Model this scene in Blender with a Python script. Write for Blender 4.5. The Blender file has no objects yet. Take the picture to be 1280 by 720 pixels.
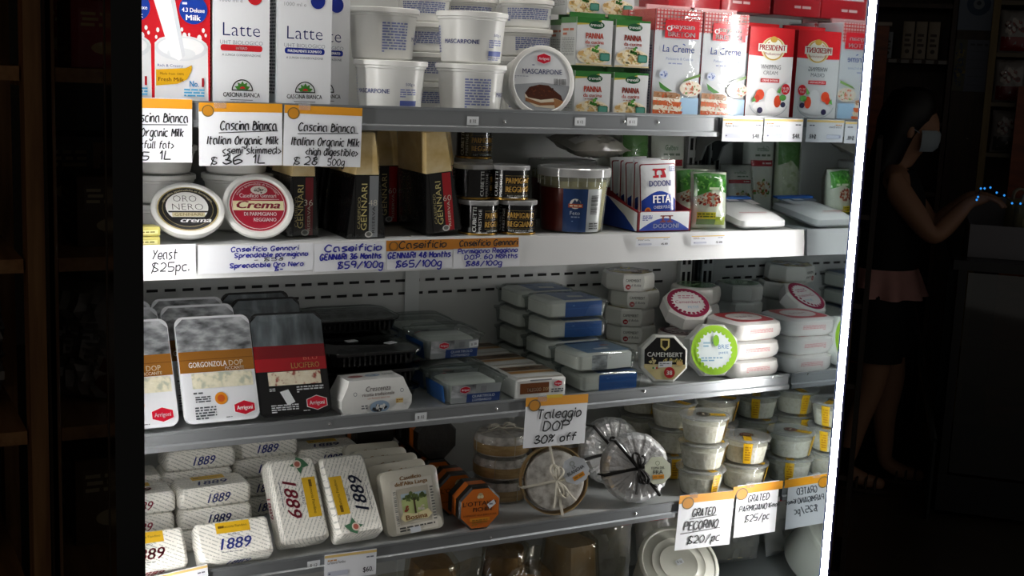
import bpy, bmesh, math, random
from mathutils import Vector, Matrix
random.seed(7)
scn = bpy.context.scene
COL = scn.collection
# ------------------------------------------------------------------ camera, world, exposure
FPX, PCX, PCY, CAMZ = 1583.0, 640.0, 360.0, 1.55
def _ray(px, py): return Vector((px - PCX, py - PCY, FPX))
_X = _ray(3619, 220).normalized()
_D = _ray(245, 9850).normalized(); _D = (_D - _X * _D.dot(_X)).normalized()
_Z = -_D; _Y = _Z.cross(_X)
RM = Matrix((_X, _Y, _Z))                       # photo camera axes -> world axes
cam = bpy.data.cameras.new('camera'); cam.sensor_width = 36.0; cam.lens = FPX / 1280 * 36
cam.clip_start = 0.05; cam.clip_end = 60
camo = bpy.data.objects.new('camera', cam); COL.objects.link(camo)
M4 = RM.to_4x4() @ Matrix(((1, 0, 0, 0), (0, -1, 0, 0), (0, 0, -1, 0), (0, 0, 0, 1)))
M4.translation = Vector((0, 0, CAMZ)); camo.matrix_world = M4
scn.camera = camo
scn.view_settings.view_transform = 'Standard'; scn.view_settings.look = 'None'
scn.view_settings.gamma = 1.0; scn.view_settings.use_curve_mapping = False
scn.view_settings.exposure = 0.0
LED_POWER, CANOPY_POWER, WORLD = 68.0, 28.0, 0.085
w = bpy.data.worlds.new('street_daylight'); scn.world = w; w.use_nodes = True
w.node_tree.nodes['Background'].inputs[0].default_value = (1.0, 0.95, 0.88, 1)
w.node_tree.nodes['Background'].inputs[1].default_value = WORLD
scn.cycles.transparent_max_bounces = 24
scn.cycles.max_bounces = 8
scn.cycles.sample_clamp_indirect = 4.0

def at(px, py, Y=None, X=None, Z=None):         # point on the ray of a photo pixel at a known plane of the room
    d = RM @ _ray(px, py)
    k = Y / d.y if Y is not None else (X / d.x if X is not None else (Z - CAMZ) / d.z)
    return Vector((d.x * k, d.y * k, CAMZ + d.z * k))
def xat(px, Y, z):
    n = RM @ Vector((FPX, 0, -(px - PCX)))
    return -(n.y * Y + n.z * (z - CAMZ)) / n.x

# ------------------------------------------------------------------ materials
_m = {}
def lin(h):
    h = h.lstrip('#'); c = [int(h[i:i+2], 16) / 255 for i in (0, 2, 4)]
    return tuple(x / 12.92 if x <= .04045 else ((x + .055) / 1.055) ** 2.4 for x in c) + (1,)
def mat(hexc, rough=.5, metal=0., coat=0., bump=0., scale=60., spec=.5, var=.0, stretch=None, emit=0.):
    key = (hexc, rough, metal, coat, bump, scale, spec, var, stretch, emit)
    if key in _m: return _m[key]
    m = bpy.data.materials.new('surface_' + hexc.strip('#')); m.use_nodes = True
    nt = m.node_tree; b = nt.nodes['Principled BSDF']
    b.inputs['Base Color'].default_value = lin(hexc); b.inputs['Roughness'].default_value = rough
    b.inputs['Metallic'].default_value = metal; b.inputs['Coat Weight'].default_value = coat
    b.inputs['Coat Roughness'].default_value = .08; b.inputs['Specular IOR Level'].default_value = spec
    if emit: b.inputs['Emission Color'].default_value = lin(hexc); b.inputs['Emission Strength'].default_value = emit
    if bump or var:
        tc = nt.nodes.new('ShaderNodeTexCoord'); n = nt.nodes.new('ShaderNodeTexNoise')
        n.inputs['Scale'].default_value = scale; n.inputs['Detail'].default_value = 4
        src = tc.outputs['Object']
        if stretch:
            mp = nt.nodes.new('ShaderNodeMapping'); mp.inputs['Scale'].default_value = stretch
            nt.links.new(src, mp.inputs[0]); src = mp.outputs[0]
        nt.links.new(src, n.inputs['Vector'])
        if bump:
            bp = nt.nodes.new('ShaderNodeBump'); bp.inputs['Strength'].default_value = bump; bp.inputs['Distance'].default_value = .004
            nt.links.new(n.outputs['Fac'], bp.inputs['Height']); nt.links.new(bp.outputs[0], b.inputs['Normal'])
            if coat: nt.links.new(bp.outputs[0], b.inputs['Coat Normal'])
        if var:
            r = nt.nodes.new('ShaderNodeValToRGB'); c = lin(hexc)
            r.color_ramp.elements[0].position = .3; r.color_ramp.elements[1].position = .7
            r.color_ramp.elements[0].color = tuple(x * (1 - var) for x in c[:3]) + (1,)
            r.color_ramp.elements[1].color = tuple(min(1, x * (1 + var)) for x in c[:3]) + (1,)
            nt.links.new(n.outputs['Fac'], r.inputs[0]); nt.links.new(r.outputs[0], b.inputs['Base Color'])
    _m[key] = m; return m
def clear(tint='FFFFFF', refl=.08, bump=0., scale=40., haze=0., key=None, rough=.05, fres=.22):
    """clear plastic or glass: see-through with real gloss; haze adds a little milky diffuse"""
    k = ('clear', tint, refl, bump, scale, haze, rough, fres)
    if k in _m: return _m[k]
    m = bpy.data.materials.new('clear_plastic'); m.use_nodes = True; nt = m.node_tree
    for n in list(nt.nodes): nt.nodes.remove(n)
    out = nt.nodes.new('ShaderNodeOutputMaterial'); tr = nt.nodes.new('ShaderNodeBsdfTransparent'); tr.inputs[0].default_value = lin(tint)
    gl = nt.nodes.new('ShaderNodeBsdfGlossy'); gl.inputs['Roughness'].default_value = rough
    lw = nt.nodes.new('ShaderNodeLayerWeight'); lw.inputs[0].default_value = .35
    mr = nt.nodes.new('ShaderNodeMath'); mr.operation = 'MULTIPLY_ADD'; mr.inputs[1].default_value = fres; mr.inputs[2].default_value = refl
    mr.use_clamp = True
    mx = nt.nodes.new('ShaderNodeMixShader')
    nt.links.new(lw.outputs['Fresnel'], mr.inputs[0]); nt.links.new(mr.outputs[0], mx.inputs[0])
    src = tr.outputs[0]
    if haze:
        df = nt.nodes.new('ShaderNodeBsdfDiffuse'); df.inputs[0].default_value = (.8, .8, .8, 1)
        m2 = nt.nodes.new('ShaderNodeMixShader'); m2.inputs[0].default_value = haze
        nt.links.new(tr.outputs[0], m2.inputs[1]); nt.links.new(df.outputs[0], m2.inputs[2]); src = m2.outputs[0]
    nt.links.new(src, mx.inputs[1]); nt.links.new(gl.outputs[0], mx.inputs[2]); nt.links.new(mx.outputs[0], out.inputs[0])
    if bump:
        tc = nt.nodes.new('ShaderNodeTexCoord'); n = nt.nodes.new('ShaderNodeTexNoise'); n.inputs['Scale'].default_value = scale
        n.inputs['Distortion'].default_value = .6
        bp = nt.nodes.new('ShaderNodeBump'); bp.inputs['Strength'].default_value = bump; bp.inputs['Distance'].default_value = .01
        nt.links.new(tc.outputs['Object'], n.inputs['Vector']); nt.links.new(n.outputs['Fac'], bp.inputs['Height'])
        nt.links.new(bp.outputs[0], gl.inputs['Normal'])
    _m[k] = m; return m
def ramp_mat(name, stops, scale=20., stretch=None, rough=.5, wave=None, coat=0., bump=0., detail=5, vor=False, metal=0.):
    """noise (or wave) driven colours: wood grain, rind, printed stripe paper"""
    if name in _m: return _m[name]
    m = bpy.data.materials.new(name); m.use_nodes = True; nt = m.node_tree; b = nt.nodes['Principled BSDF']
    b.inputs['Roughness'].default_value = rough; b.inputs['Coat Weight'].default_value = coat; b.inputs['Metallic'].default_value = metal
    tc = nt.nodes.new('ShaderNodeTexCoord'); mp = nt.nodes.new('ShaderNodeMapping')
    if stretch: mp.inputs['Scale'].default_value = stretch
    nt.links.new(tc.outputs['Object'], mp.inputs[0])
    if wave:
        n = nt.nodes.new('ShaderNodeTexWave'); n.inputs['Scale'].default_value = scale; n.inputs['Distortion'].default_value = wave
        n.wave_profile = 'SAW' if wave == .01 else 'SIN'; o = n.outputs['Fac']
    elif vor:
        n = nt.nodes.new('ShaderNodeTexVoronoi'); n.inputs['Scale'].default_value = scale; o = n.outputs['Distance']
    else:
        n = nt.nodes.new('ShaderNodeTexNoise'); n.inputs['Scale'].default_value = scale; n.inputs['Detail'].default_value = detail; o = n.outputs['Fac']
    nt.links.new(mp.outputs[0], n.inputs['Vector'])
    r = nt.nodes.new('ShaderNodeValToRGB'); el = r.color_ramp.elements
    while len(el) < len(stops): el.new(.5)
    for e, (p, c) in zip(el, stops): e.position = p; e.color = lin(c)
    nt.links.new(o, r.inputs[0]); nt.links.new(r.outputs[0], b.inputs['Base Color'])
    if bump:
        bp = nt.nodes.new('ShaderNodeBump'); bp.inputs['Strength'].default_value = bump; bp.inputs['Distance'].default_value = .003
        nt.links.new(o, bp.inputs['Height']); nt.links.new(bp.outputs[0], b.inputs['Normal'])
    _m[name] = m; return m
def butter_paper():
    """white wrapping paper printed with slanted rows of tiny grey words"""
    if 'butter' in _m: return _m['butter']
    m = bpy.data.materials.new('butter_paper'); m.use_nodes = True; nt = m.node_tree; b = nt.nodes['Principled BSDF']
    N = nt.nodes.new; L = nt.links.new
    b.inputs['Roughness'].default_value = .42; b.inputs['Coat Weight'].default_value = .15
    tc = N('ShaderNodeTexCoord'); sp = N('ShaderNodeSeparateXYZ'); L(tc.outputs['Object'], sp.inputs[0])
    yz = N('ShaderNodeMath'); yz.operation = 'ADD'; L(sp.outputs['Y'], yz.inputs[0]); L(sp.outputs['Z'], yz.inputs[1])
    def lc(a, b_):
        m1 = N('ShaderNodeMath'); m1.operation = 'MULTIPLY'; m1.inputs[1].default_value = a; L(sp.outputs['X'], m1.inputs[0])
        m2 = N('ShaderNodeMath'); m2.operation = 'MULTIPLY_ADD'; m2.inputs[1].default_value = b_; L(yz.outputs[0], m2.inputs[0]); L(m1.outputs[0], m2.inputs[2])
        return m2
    across = lc(.5, .866); along = lc(.866, -.5)
    fr = N('ShaderNodeMath'); fr.operation = 'MULTIPLY'; fr.inputs[1].default_value = 185; L(across.outputs[0], fr.inputs[0])
    f2 = N('ShaderNodeMath'); f2.operation = 'FRACT'; L(fr.outputs[0], f2.inputs[0])
    gt = N('ShaderNodeMath'); gt.operation = 'LESS_THAN'; gt.inputs[1].default_value = .3; L(f2.outputs[0], gt.inputs[0])
    wn = N('ShaderNodeTexNoise'); wn.noise_dimensions = '2D'; wn.inputs['Scale'].default_value = 420
    cb = N('ShaderNodeCombineXYZ'); L(along.outputs[0], cb.inputs[0])
    fl = N('ShaderNodeMath'); fl.operation = 'FLOOR'; L(fr.outputs[0], fl.inputs[0])
    fl2 = N('ShaderNodeMath'); fl2.operation = 'MULTIPLY'; fl2.inputs[1].default_value = .37; L(fl.outputs[0], fl2.inputs[0]); L(fl2.outputs[0], cb.inputs[1])
    L(cb.outputs[0], wn.inputs['Vector'])
    g2 = N('ShaderNodeMath'); g2.operation = 'GREATER_THAN'; g2.inputs[1].default_value = .44; L(wn.outputs['Fac'], g2.inputs[0])
    an = N('ShaderNodeMath'); an.operation = 'MULTIPLY'; L(gt.outputs[0], an.inputs[0]); L(g2.outputs[0], an.inputs[1])
    mx = N('ShaderNodeMix'); mx.data_type = 'RGBA'; mx.inputs[6].default_value = lin('F0EDE4'); mx.inputs[7].default_value = lin('C0C0B8')
    L(an.outputs[0], mx.inputs[0]); L(mx.outputs[2], b.inputs['Base Color'])
    nz = N('ShaderNodeTexNoise'); nz.inputs['Scale'].default_value = 35; nz.inputs['Distortion'].default_value = 1.0; L(tc.outputs['Object'], nz.inputs['Vector'])
    bp = N('ShaderNodeBump'); bp.inputs['Strength'].default_value = .55; bp.inputs['Distance'].default_value = .006
    L(nz.outputs['Fac'], bp.inputs['Height']); L(bp.outputs[0], b.inputs['Normal'])
    _m['butter'] = m; return m
WHITE = 'F2F2F0'
GREYMETAL = dict(rough=.35, metal=.85)

# ------------------------------------------------------------------ mesh helpers
def rrect(w, d, r, n=4):
    """rounded rectangle ring, counter-clockwise, centred"""
    r = min(r, w / 2 - 1e-4, d / 2 - 1e-4); out = []
    for cx, cy, a0 in ((w/2 - r, d/2 - r, 0), (-w/2 + r, d/2 - r, 90), (-w/2 + r, -d/2 + r, 180), (w/2 - r, -d/2 + r, 270)):
        for i in range(n + 1):
            a = math.radians(a0 + 90 * i / n); out.append((cx + r * math.cos(a), cy + r * math.sin(a)))
    return out
def ngon(n, r, rot=0., sy=1.): return [(r * math.cos(rot + 2 * math.pi * i / n), sy * r * math.sin(rot + 2 * math.pi * i / n)) for i in range(n)]
class MB:
    def __init__(s): s.v = []; s.f = []; s.mi = []; s.mats = []
    def m(s, mt):
        if mt not in s.mats: s.mats.append(mt)
        return s.mats.index(mt)
    def add(s, vs, fs, mt, T=None):
        o = len(s.v); i = s.m(mt)
        s.v += [tuple(T @ Vector(p)) if T else tuple(p) for p in vs]
        s.f += [tuple(o + k for k in f) for f in fs]; s.mi += [i] * len(fs); return s
    def box(s, x0, x1, y0, y1, z0, z1, mt, T=None):
        vs = [(x, y, z) for z in (z0, z1) for y in (y0, y1) for x in (x0, x1)]
        return s.add(vs, [(0, 2, 3, 1), (4, 5, 7, 6), (0, 1, 5, 4), (2, 6, 7, 3), (0, 4, 6, 2), (1, 3, 7, 5)], mt, T)
    def loft(s, rings, mt, T=None, cap0=True, cap1=True, closed=True):
        """rings: list of equal-length lists of 3D points"""
        n = len(rings[0]); vs = [p for r in rings for p in r]; fs = []
        for k in range(len(rings) - 1):
            for i in range(n if closed else n - 1):
                j = (i + 1) % n; fs.append((k*n + i, k*n + j, (k+1)*n + j, (k+1)*n + i))
        if cap0: fs.append(tuple(range(n - 1, -1, -1)))
        if cap1: fs.append(tuple((len(rings) - 1) * n + i for i in range(n)))
        return s.add(vs, fs, mt, T)
    def prism(s, ringf, zs, mt, T=None, **k):
        """ringf(scale_offset) gives a 2D ring; zs: list of (z, inset)"""
        return s.loft([[(x, y, z) for x, y in ringf(i)] for z, i in zs], mt, T, **k)
    def lathe(s, prof, mt, n=28, T=None, cap0=True, cap1=True):
        return s.loft([[(r * math.cos(2*math.pi*i/n), r * math.sin(2*math.pi*i/n), z) for i in range(n)] for r, z in prof], mt, T, cap0, cap1)
    def tube(s, pts, r, mt, n=6, T=None, flat=1.0):
        pts = [Vector(p) for p in pts]; rings = []
        up = Vector((0, 0, 1))
        for i, p in enumerate(pts):
            t = (pts[min(i+1, len(pts)-1)] - pts[max(i-1, 0)])
            t = t.normalized() if t.length > 1e-9 else Vector((1, 0, 0))
            a = t.cross(up)
            if a.length < 1e-3: a = t.cross(Vector((0, 1, 0)))
            a.normalize(); b = a.cross(t)
            rr = r[i] if isinstance(r, (list, tuple)) else r
            rings.append([p + a * rr * math.cos(2*math.pi*k/n) + b * rr * flat * math.sin(2*math.pi*k/n) for k in range(n)])
        return s.loft(rings, mt, T)
    def jit(s, amt, seed=1, zmax=1e9):
        """crumple: push points about a little, the printed top left flat"""
        rnd = random.Random(seed)
        s.v = [(x + rnd.uniform(-amt, amt), y + rnd.uniform(-amt, amt), z + (rnd.uniform(0, amt) if z > .002 else 0)) if z < zmax else (x, y, z) for x, y, z in s.v]; return s
    def mesh(s, name, smooth=True, angle=40):
        me = bpy.data.meshes.new(name); me.from_pydata(s.v, [], s.f)
        for mt in s.mats: me.materials.append(mt)
        me.polygons.foreach_set('material_index', s.mi)
        bm = bmesh.new(); bm.from_mesh(me)
        bmesh.ops.recalc_face_normals(bm, faces=bm.faces) if smooth != 'print' else None
        bm.to_mesh(me); bm.free()
        if smooth and smooth != 'print':
            me.shade_smooth(); me.set_sharp_from_angle(angle=math.radians(angle))
        me.update(); return me
def part(name, mb, parent, smooth=True, angle=40, label=None, kind=None, loc=None):
    me = mb if isinstance(mb, bpy.types.Mesh) else mb.mesh(name, smooth, angle)
    o = bpy.data.objects.new(name, me); COL.objects.link(o); o.parent = parent
    if label: o['label'] = label
    if kind: o['kind'] = kind
    if loc is not None: o.location = loc
    return o
def thing(name, label, cat, loc=(0, 0, 0), rot=(0, 0, 0), group=None):
    o = bpy.data.objects.new(name, None); o.empty_display_size = .02; COL.objects.link(o)
    o.location = loc; o.rotation_euler = rot; o['label'] = label; o['category'] = cat
    if group: o['group'] = group
    return o
def struct(name, mb, label=None, parent=None):
    o = part(name, mb, parent); o['kind'] = 'structure'
    if label: o['label'] = label
    return o
def copy_children(src, dst, depth=0):
    for ch in [c for c in ALLKIDS.get(src.name, [])]:
        c = ch.copy(); COL.objects.link(c); c.parent = dst; copy_children(ch, c, depth + 1)
        ALLKIDS.setdefault(dst.name, []).append(c)
ALLKIDS = {}
_part0 = part
def part(name, mb, parent, *a, **k):
    o = _part0(name, mb, parent, *a, **k)
    if parent is not None: ALLKIDS.setdefault(parent.name, []).append(o)
    return o
PROTO = {}
def place(key, build, name, label, cat, loc, rot=(0, 0, 0), group=None):
    """one thing: built the first time its kind is used, copied with its parts after that"""
    r = thing(name, label, cat, loc, rot, group)
    if key in PROTO: copy_children(PROTO[key], r)
    else: build(r); PROTO[key] = r
    return r

# ------------------------------------------------------------------ flat print: shapes, type, handwriting
GL = dict(A='0329 2943 1533', B='0903 09283706 0637442303', C='48290705133344', D='0903 092947452303', E='4909 0903 0343 0636', F='4909 0903 0636',
 G='48290705133345 4525', H='0903 4943 0646', I='0903', K='0903 3906 0643', L='0903 0333', M='0309 0925 2549 4943', N='0309 0943 4349', O='2907051333454729',
 P='0903 0939473606', R='0903 0939473606 2643', S='4829081635442304', T='0949 2923', U='0905234549', V='0923 2349', Y='0926 4903',
 a='3717060413233 5 3743', b='0903 0627452304', c='371706041333', d='37170604132335 3943', e='0535362706042334', f='39291713 0737', g='37170604132335 37311001',
 h='0903 06273533', i='0703 0809', j='0701', k='0903 3705 1533', l='090413', m='0703 06172523 26374543', n='0703 06273533', o='27060413343627', p='0700 0627352304',
 q='37170604132335 3730', r='0703 052737', s='37170625341303', t='191423 0737', u='07041334 3743', v='0713 1337', w='0713 1326 2633 3347', x='0733 3703', y='0724 3700')
GL.update({'0': '2907051333454729', '1': '0719 1913', '2': '082947 3503'.replace(' ', '') + ' 0343', '3': '0829382616 1645442304', '4': '3905 0545 3933', '5': '4909 0906 0636453303',
 '6': '3907041334452605', '7': '0949 4913', '8': '29181635342304163729', '9': '472607193947 4733'.replace(' 4733', '33'), '<': '3705 0533', '>': '0735 3503', '/': '0249',
 '$': '4829081635442304 2902', '%': '4903 1908172819 3534243435', '.': '0304', '-': '0535', ' ': '', '&': '4304172816044446'})
def strokes(text):
    out = []; x = 0.
    for ch in text:
        g = GL.get(ch, ''); mxw = 0
        for s in g.split(' '):
            s = s.strip()
            if len(s) < 4: continue
            pts = [(int(s[i]), int(s[i+1]) - 3) for i in range(0, len(s) - 1, 2)]
            mxw = max(mxw, max(p[0] for p in pts)); out.append([(x + p[0], p[1]) for p in pts])
        x += (mxw + 1.5) if ch != ' ' else 3.2
    return out, max(x - 1.5, .1)
def catmull(p, n=4):
    if len(p) < 3: return p
    q = [p[0]] + list(p) + [p[-1]]; out = []
    for i in range(1, len(q) - 2):
        for k in range(n):
            t = k / n; r = []
            for a in (0, 1):
                p0, p1, p2, p3 = q[i-1][a], q[i][a], q[i+1][a], q[i+2][a]
                r.append(.5 * (2*p1 + (p2-p0)*t + (2*p0-5*p1+4*p2-p3)*t*t + (3*p1-p0-3*p2+p3)*t**3))
            out.append(tuple(r))
    out.append(p[-1]); return out
_txt = {}
def textmesh(s, bold=0., shear=0., spacing=1.):
    k = (s, bold, shear, spacing)
    if k in _txt: return _txt[k]
    c = bpy.data.curves.new('t', 'FONT'); c.body = s; c.size = 1; c.offset = min(bold, 0); c.shear = shear; c.resolution_u = 2; c.space_character = spacing
    c.fill_mode = 'FRONT' if hasattr(c, 'fill_mode') else c.fill_mode
    o = bpy.data.objects.new('t', c); me = bpy.data.meshes.new_from_object(o)
    vs = [(v.co.x, v.co.y) for v in me.vertices]; fs = [tuple(p.vertices) for p in me.polygons]
    if bold > 0:                                       # heavier type: the same letters laid twice more, a touch apart
        n0 = len(vs); vs = [(x + d, y) for d in (-bold * 1.3, 0, bold * 1.3) for x, y in vs]; fs = [tuple(i + k * n0 for i in f) for k in range(3) for f in fs]
    bpy.data.objects.remove(o); bpy.data.curves.remove(c); bpy.data.meshes.remove(me)
    _txt[k] = (vs, fs); return _txt[k]
def refine(vs, fs, L):
    """cut large flat pieces finer so that they can follow a curved face"""
    bm = bmesh.new(); bv = [bm.verts.new((a, b, 0)) for a, b in vs]
    for f in fs:
        try: bm.faces.new([bv[i] for i in f])
        except ValueError: pass
    for _ in range(5):
        es = [e for e in bm.edges if e.calc_length() > L]
        bmesh.ops.triangulate(bm, faces=[f for f in bm.faces if len(f.verts) > 3])
        es = [e for e in bm.edges if e.calc_length() > L]
        if not es: break
        bmesh.ops.subdivide_edges(bm, edges=es, cuts=1)
    bmesh.ops.triangulate(bm, faces=[f for f in bm.faces if len(f.verts) > 3])
    bm.verts.index_update()
    r = ([(v.co.x, v.co.y) for v in bm.verts], [tuple(v.index for v in f.verts) for f in bm.faces]); bm.free(); return r
class Print:
    """ink on a flat or curved face: u right, v up, each layer a hair above the last"""
    def __init__(s, rough=.45, coat=0., step=.00012): s.it = []; s.rough = rough; s.coat = coat; s.k = 0; s.step = step
    def _put(s, vs, fs, c):
        s.k += 1; s.it.append((vs, fs, c if not isinstance(c, str) else mat(c, rough=s.rough, coat=s.coat), s.k)); return s
    def poly(s, pts, c): return s._put(pts, [tuple(range(len(pts)))], c)
    def rect(s, x0, y0, x1, y1, c, nx=1):
        vs = []; fs = []
        for i in range(nx + 1):
            x = x0 + (x1 - x0) * i / nx; vs += [(x, y0), (x, y1)]
            if i: fs.append((2*i - 2, 2*i, 2*i + 1, 2*i - 1))
        return s._put(vs, fs, c)
    def ell(s, cx, cy, rx, ry, c, n=20, a0=0, a1=360):
        full = a1 - a0 >= 360; m_ = n if full else n + 1
        return s.poly([(cx + rx * math.cos(math.radians(a0 + (a1 - a0) * i / n)), cy + ry * math.sin(math.radians(a0 + (a1 - a0) * i / n))) for i in range(m_)], c)
    def ring(s, cx, cy, r0, r1, c, sy=1., n=28, a0=0, a1=360):
        vs = []; fs = []
        for i in range(n + 1):
            a = math.radians(a0 + (a1 - a0) * i / n); vs += [(cx + r0*math.cos(a), cy + sy*r0*math.sin(a)), (cx + r1*math.cos(a), cy + sy*r1*math.sin(a))]
            if i: fs.append((2*i - 2, 2*i - 1, 2*i + 1, 2*i))
        return s._put(vs, fs, c)
    def rr(s, x0, y0, x1, y1, r, c): return s.poly([(x + (x0+x1)/2, y + (y0+y1)/2) for x, y in rrect(x1-x0, y1-y0, r, 3)], c)
    def hexa(s, cx, cy, w, h, c): return s.poly([(cx + w/2*x, cy + h/2*y) for x, y in ((0, 1), (-1, .5), (-1, -.5), (0, -1), (1, -.5), (1, .5))], c)
    def text(s, t, x, y, h, c, align='c', bold=0., shear=0., width=None, rot=0., spacing=1., sx=1., arc=None):
        vs, fs = textmesh(t, bold, shear, spacing)
        if not vs: return s
        mnx, mxx = min(v[0] for v in vs), max(v[0] for v in vs); k = h / .73; kx = k * sx
        if width: kx = width / (mxx - mnx)
        W = (mxx - mnx) * kx; ox = {'c': -W/2, 'l': 0, 'r': -W}[align]; ca, sa = math.cos(rot), math.sin(rot); out = []
        for a, b in vs:
            p, q = (a - mnx) * kx + ox, b * k
            if arc:                                    # text bent along a circle of radius arc (positive: arched up)
                an = p / arc; p, q = (arc + q) * math.sin(an), (arc + q) * math.cos(an) - arc
            out.append((x + p*ca - q*sa, y + p*sa + q*ca))
        return s._put(out, fs, c)
    def line(s, pts, wd, c):
        pts = [Vector(p) for p in pts]; vs = []; fs = []
        for i, p in enumerate(pts):
            t = pts[min(i+1, len(pts)-1)] - pts[max(i-1, 0)]
            t = t.normalized() if t.length > 1e-9 else Vector((1, 0)); n = Vector((-t.y, t.x)) * wd / 2
            vs += [tuple(p + n), tuple(p - n)]
            if i: fs.append((2*i - 2, 2*i - 1, 2*i + 1, 2*i))
        return s._put(vs, fs, c)
    def hand(s, t, x, y, h, c, align='l', width=None, wd=None, slant=.12, rot=0., jit=.18):
        st, W0 = strokes(t); k = h / 6.0; kx = k * .8
        if width: kx = width / W0
        W = W0 * kx; ox = {'c': -W/2, 'l': 0, 'r': -W}[align]; wd = (wd or h * .11) * 1.3; ca, sa = math.cos(rot), math.sin(rot); allv = []; allf = []
        rnd = random.Random(t)
        for p in st:
            p = [(a + rnd.uniform(-jit, jit), b + rnd.uniform(-jit, jit)) for a, b in p]; p = catmull(p)
            q = []
            for a, b in p:
                u, v = a * kx + b * k * slant + ox, b * k; q.append(Vector((x + u*ca - v*sa, y + u*sa + v*ca)))
            if (q[0] - q[-1]).length < 1e-9 and len(q) == 2: q[1] += Vector((wd*.7, 0))
            o = len(allv)
            for i, pp in enumerate(q):
                tt = q[min(i+1, len(q)-1)] - q[max(i-1, 0)]; tt = tt.normalized() if tt.length > 1e-9 else Vector((1, 0)); n = Vector((-tt.y, tt.x)) * wd / 2
                allv += [tuple(pp + n), tuple(pp - n)]
                if i: allf.append((o + 2*i - 2, o + 2*i - 1, o + 2*i + 1, o + 2*i))
        return s._put(allv, allf, c)
    def rows(s, x0, y0, x1, y1, n, c, seed=1, fill=.55, gap=.12):
        """rows of print too small to read: short dashes"""
        rnd = random.Random(seed); vs = []; fs = []; dy = (y1 - y0) / n
        for r in range(n):
            x = x0; yb = y1 - (r + 1) * dy + dy * .22
            while x < x1 - 1e-5:
                L = rnd.uniform(.4, 1.6) * dy * 1.8; xe = min(x + L, x1); o = len(vs)
                vs += [(x, yb), (xe, yb), (xe, yb + dy*fill), (x, yb + dy*fill)]; fs.append((o, o+1, o+2, o+3)); x = xe + dy * (.3 + gap)
                if r == n - 1 and rnd.random() < .3: break
        return s._put(vs, fs, c)
    def bars(s, x0, y0, x1, y1, c='1A1A1A', n=22, seed=3, vertical=True):
        rnd = random.Random(seed); vs = []; fs = []
        for i in range(n):
            f0 = i / n; f1 = f0 + rnd.uniform(.25, .75) / n; o = len(vs)
            if vertical: a, b = x0 + (x1-x0)*f0, x0 + (x1-x0)*f1; vs += [(a, y0), (b, y0), (b, y1), (a, y1)]
            else: a, b = y0 + (y1-y0)*f0, y0 + (y1-y0)*f1; vs += [(x0, a), (x1, a), (x1, b), (x0, b)]
            fs.append((o, o+1, o+2, o+3))
        return s._put(vs, fs, c)
    def scatter(s, cx, cy, rx, ry, cols, n, r0, r1, seed=1, asp=1.):
        rnd = random.Random(seed); groups = {}
        for i in range(n):
            a = rnd.uniform(0, 6.283); q = math.sqrt(rnd.random()); x, y = cx + rx*q*math.cos(a), cy + ry*q*math.sin(a)
            r = rnd.uniform(r0, r1); th = rnd.uniform(0, 3.14); g = groups.setdefault((rnd.choice(cols)), ([], []))
            o = len(g[0]); e = r * rnd.uniform(.4, 1.) * asp
            for k in range(6):
                b = k * math.pi / 3; u, v = r*math.cos(b), e*math.sin(b); g[0].append((x + u*math.cos(th) - v*math.sin(th), y + u*math.sin(th) + v*math.cos(th)))
            g[1].append(tuple(range(o, o + 6)))
        for c, (vs, fs) in groups.items(): s._put(vs, fs, c)
        return s
    def build(s, name, parent, fmap, label=None, sc=1., sub=None):
        mb = MB()
        for vs, fs, mt, k in s.it:
            if sub: vs, fs = refine(vs, fs, sub)
            su, sv = sc if isinstance(sc, tuple) else (sc, sc); mb.add([fmap(u * su, v * sv, .0002 + k * s.step) for u, v in vs], fs, mt)
        me = mb.mesh(name, smooth='print'); return part(name, me, parent, label=label)
def front(y=0., x=0., z=0.): return lambda u, v, h: (x + u, y - h, z + v)
def back_side(xl): return lambda u, v, h: (xl - h, -u, v)          # left-hand face, seen from the left
def top(z, x=0., y=0.): return lambda u, v, h: (x + u, y + v, z + h)
def cone(r0, r1, hh, ang=0.):
    def f(u, v, h):
        r = r0 + (r1 - r0) * v / hh + h; a = u / max(r0, r1) + ang; return (r * math.sin(a), -r * math.cos(a), v)
    return f
# ------------------------------------------------------------------ the place: shell of the shop
XL, XLO, XR = .3215, .2845, 1.444          # fridge: inner left, outer left, mirror
YLED, YB = 1.526, 1.947                    # front edge with the lamps, back panel
SZ = {1: 1.5023, 2: 1.3163, 3: 1.0643, 4: .8619}   # top of each shelf's front lip
SY = {1: 1.670, 2: 1.639, 3: 1.649, 4: 1.650}      # front of each shelf
LIPS = {1: .012, 2: .002, 3: .008, 4: .006}
PZ = {k: v - LIPS[k] + .0008 for k, v in SZ.items()}; PZ[5] = .6208   # where goods stand
def X(px, Y, z): return xat(px, Y, z)

fl = ramp_mat('dark_floor', [(.3, '3A332C'), (.7, '51473D')], scale=3., rough=.35)
mb = MB(); mb.box(-2.5, 7.5, -.6, 7.2, -.05, 0, fl); floor_ = struct('floor', mb, 'dark worn shop floor')
mb = MB(); mb.box(-2.5, 7.5, 7.2, 7.3, 0, 3., mat('5A524A', .8, var=.2)); struct('wall_back', mb)
mb = MB(); mb.box(7.5, 7.6, -.6, 7.3, 0, 3., mat('5A524A', .8, var=.2)); struct('wall_right', mb)
mb = MB(); mb.box(-2.6, -2.5, -.6, 7.3, 0, 3., mat('5A524A', .8, var=.2)); struct('wall_left', mb)
mb = MB(); mb.box(-2.6, 7.6, .6, 7.3, 3., 3.1, mat('6A665E', .8, var=.2)); struct('ceiling', mb)

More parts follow.
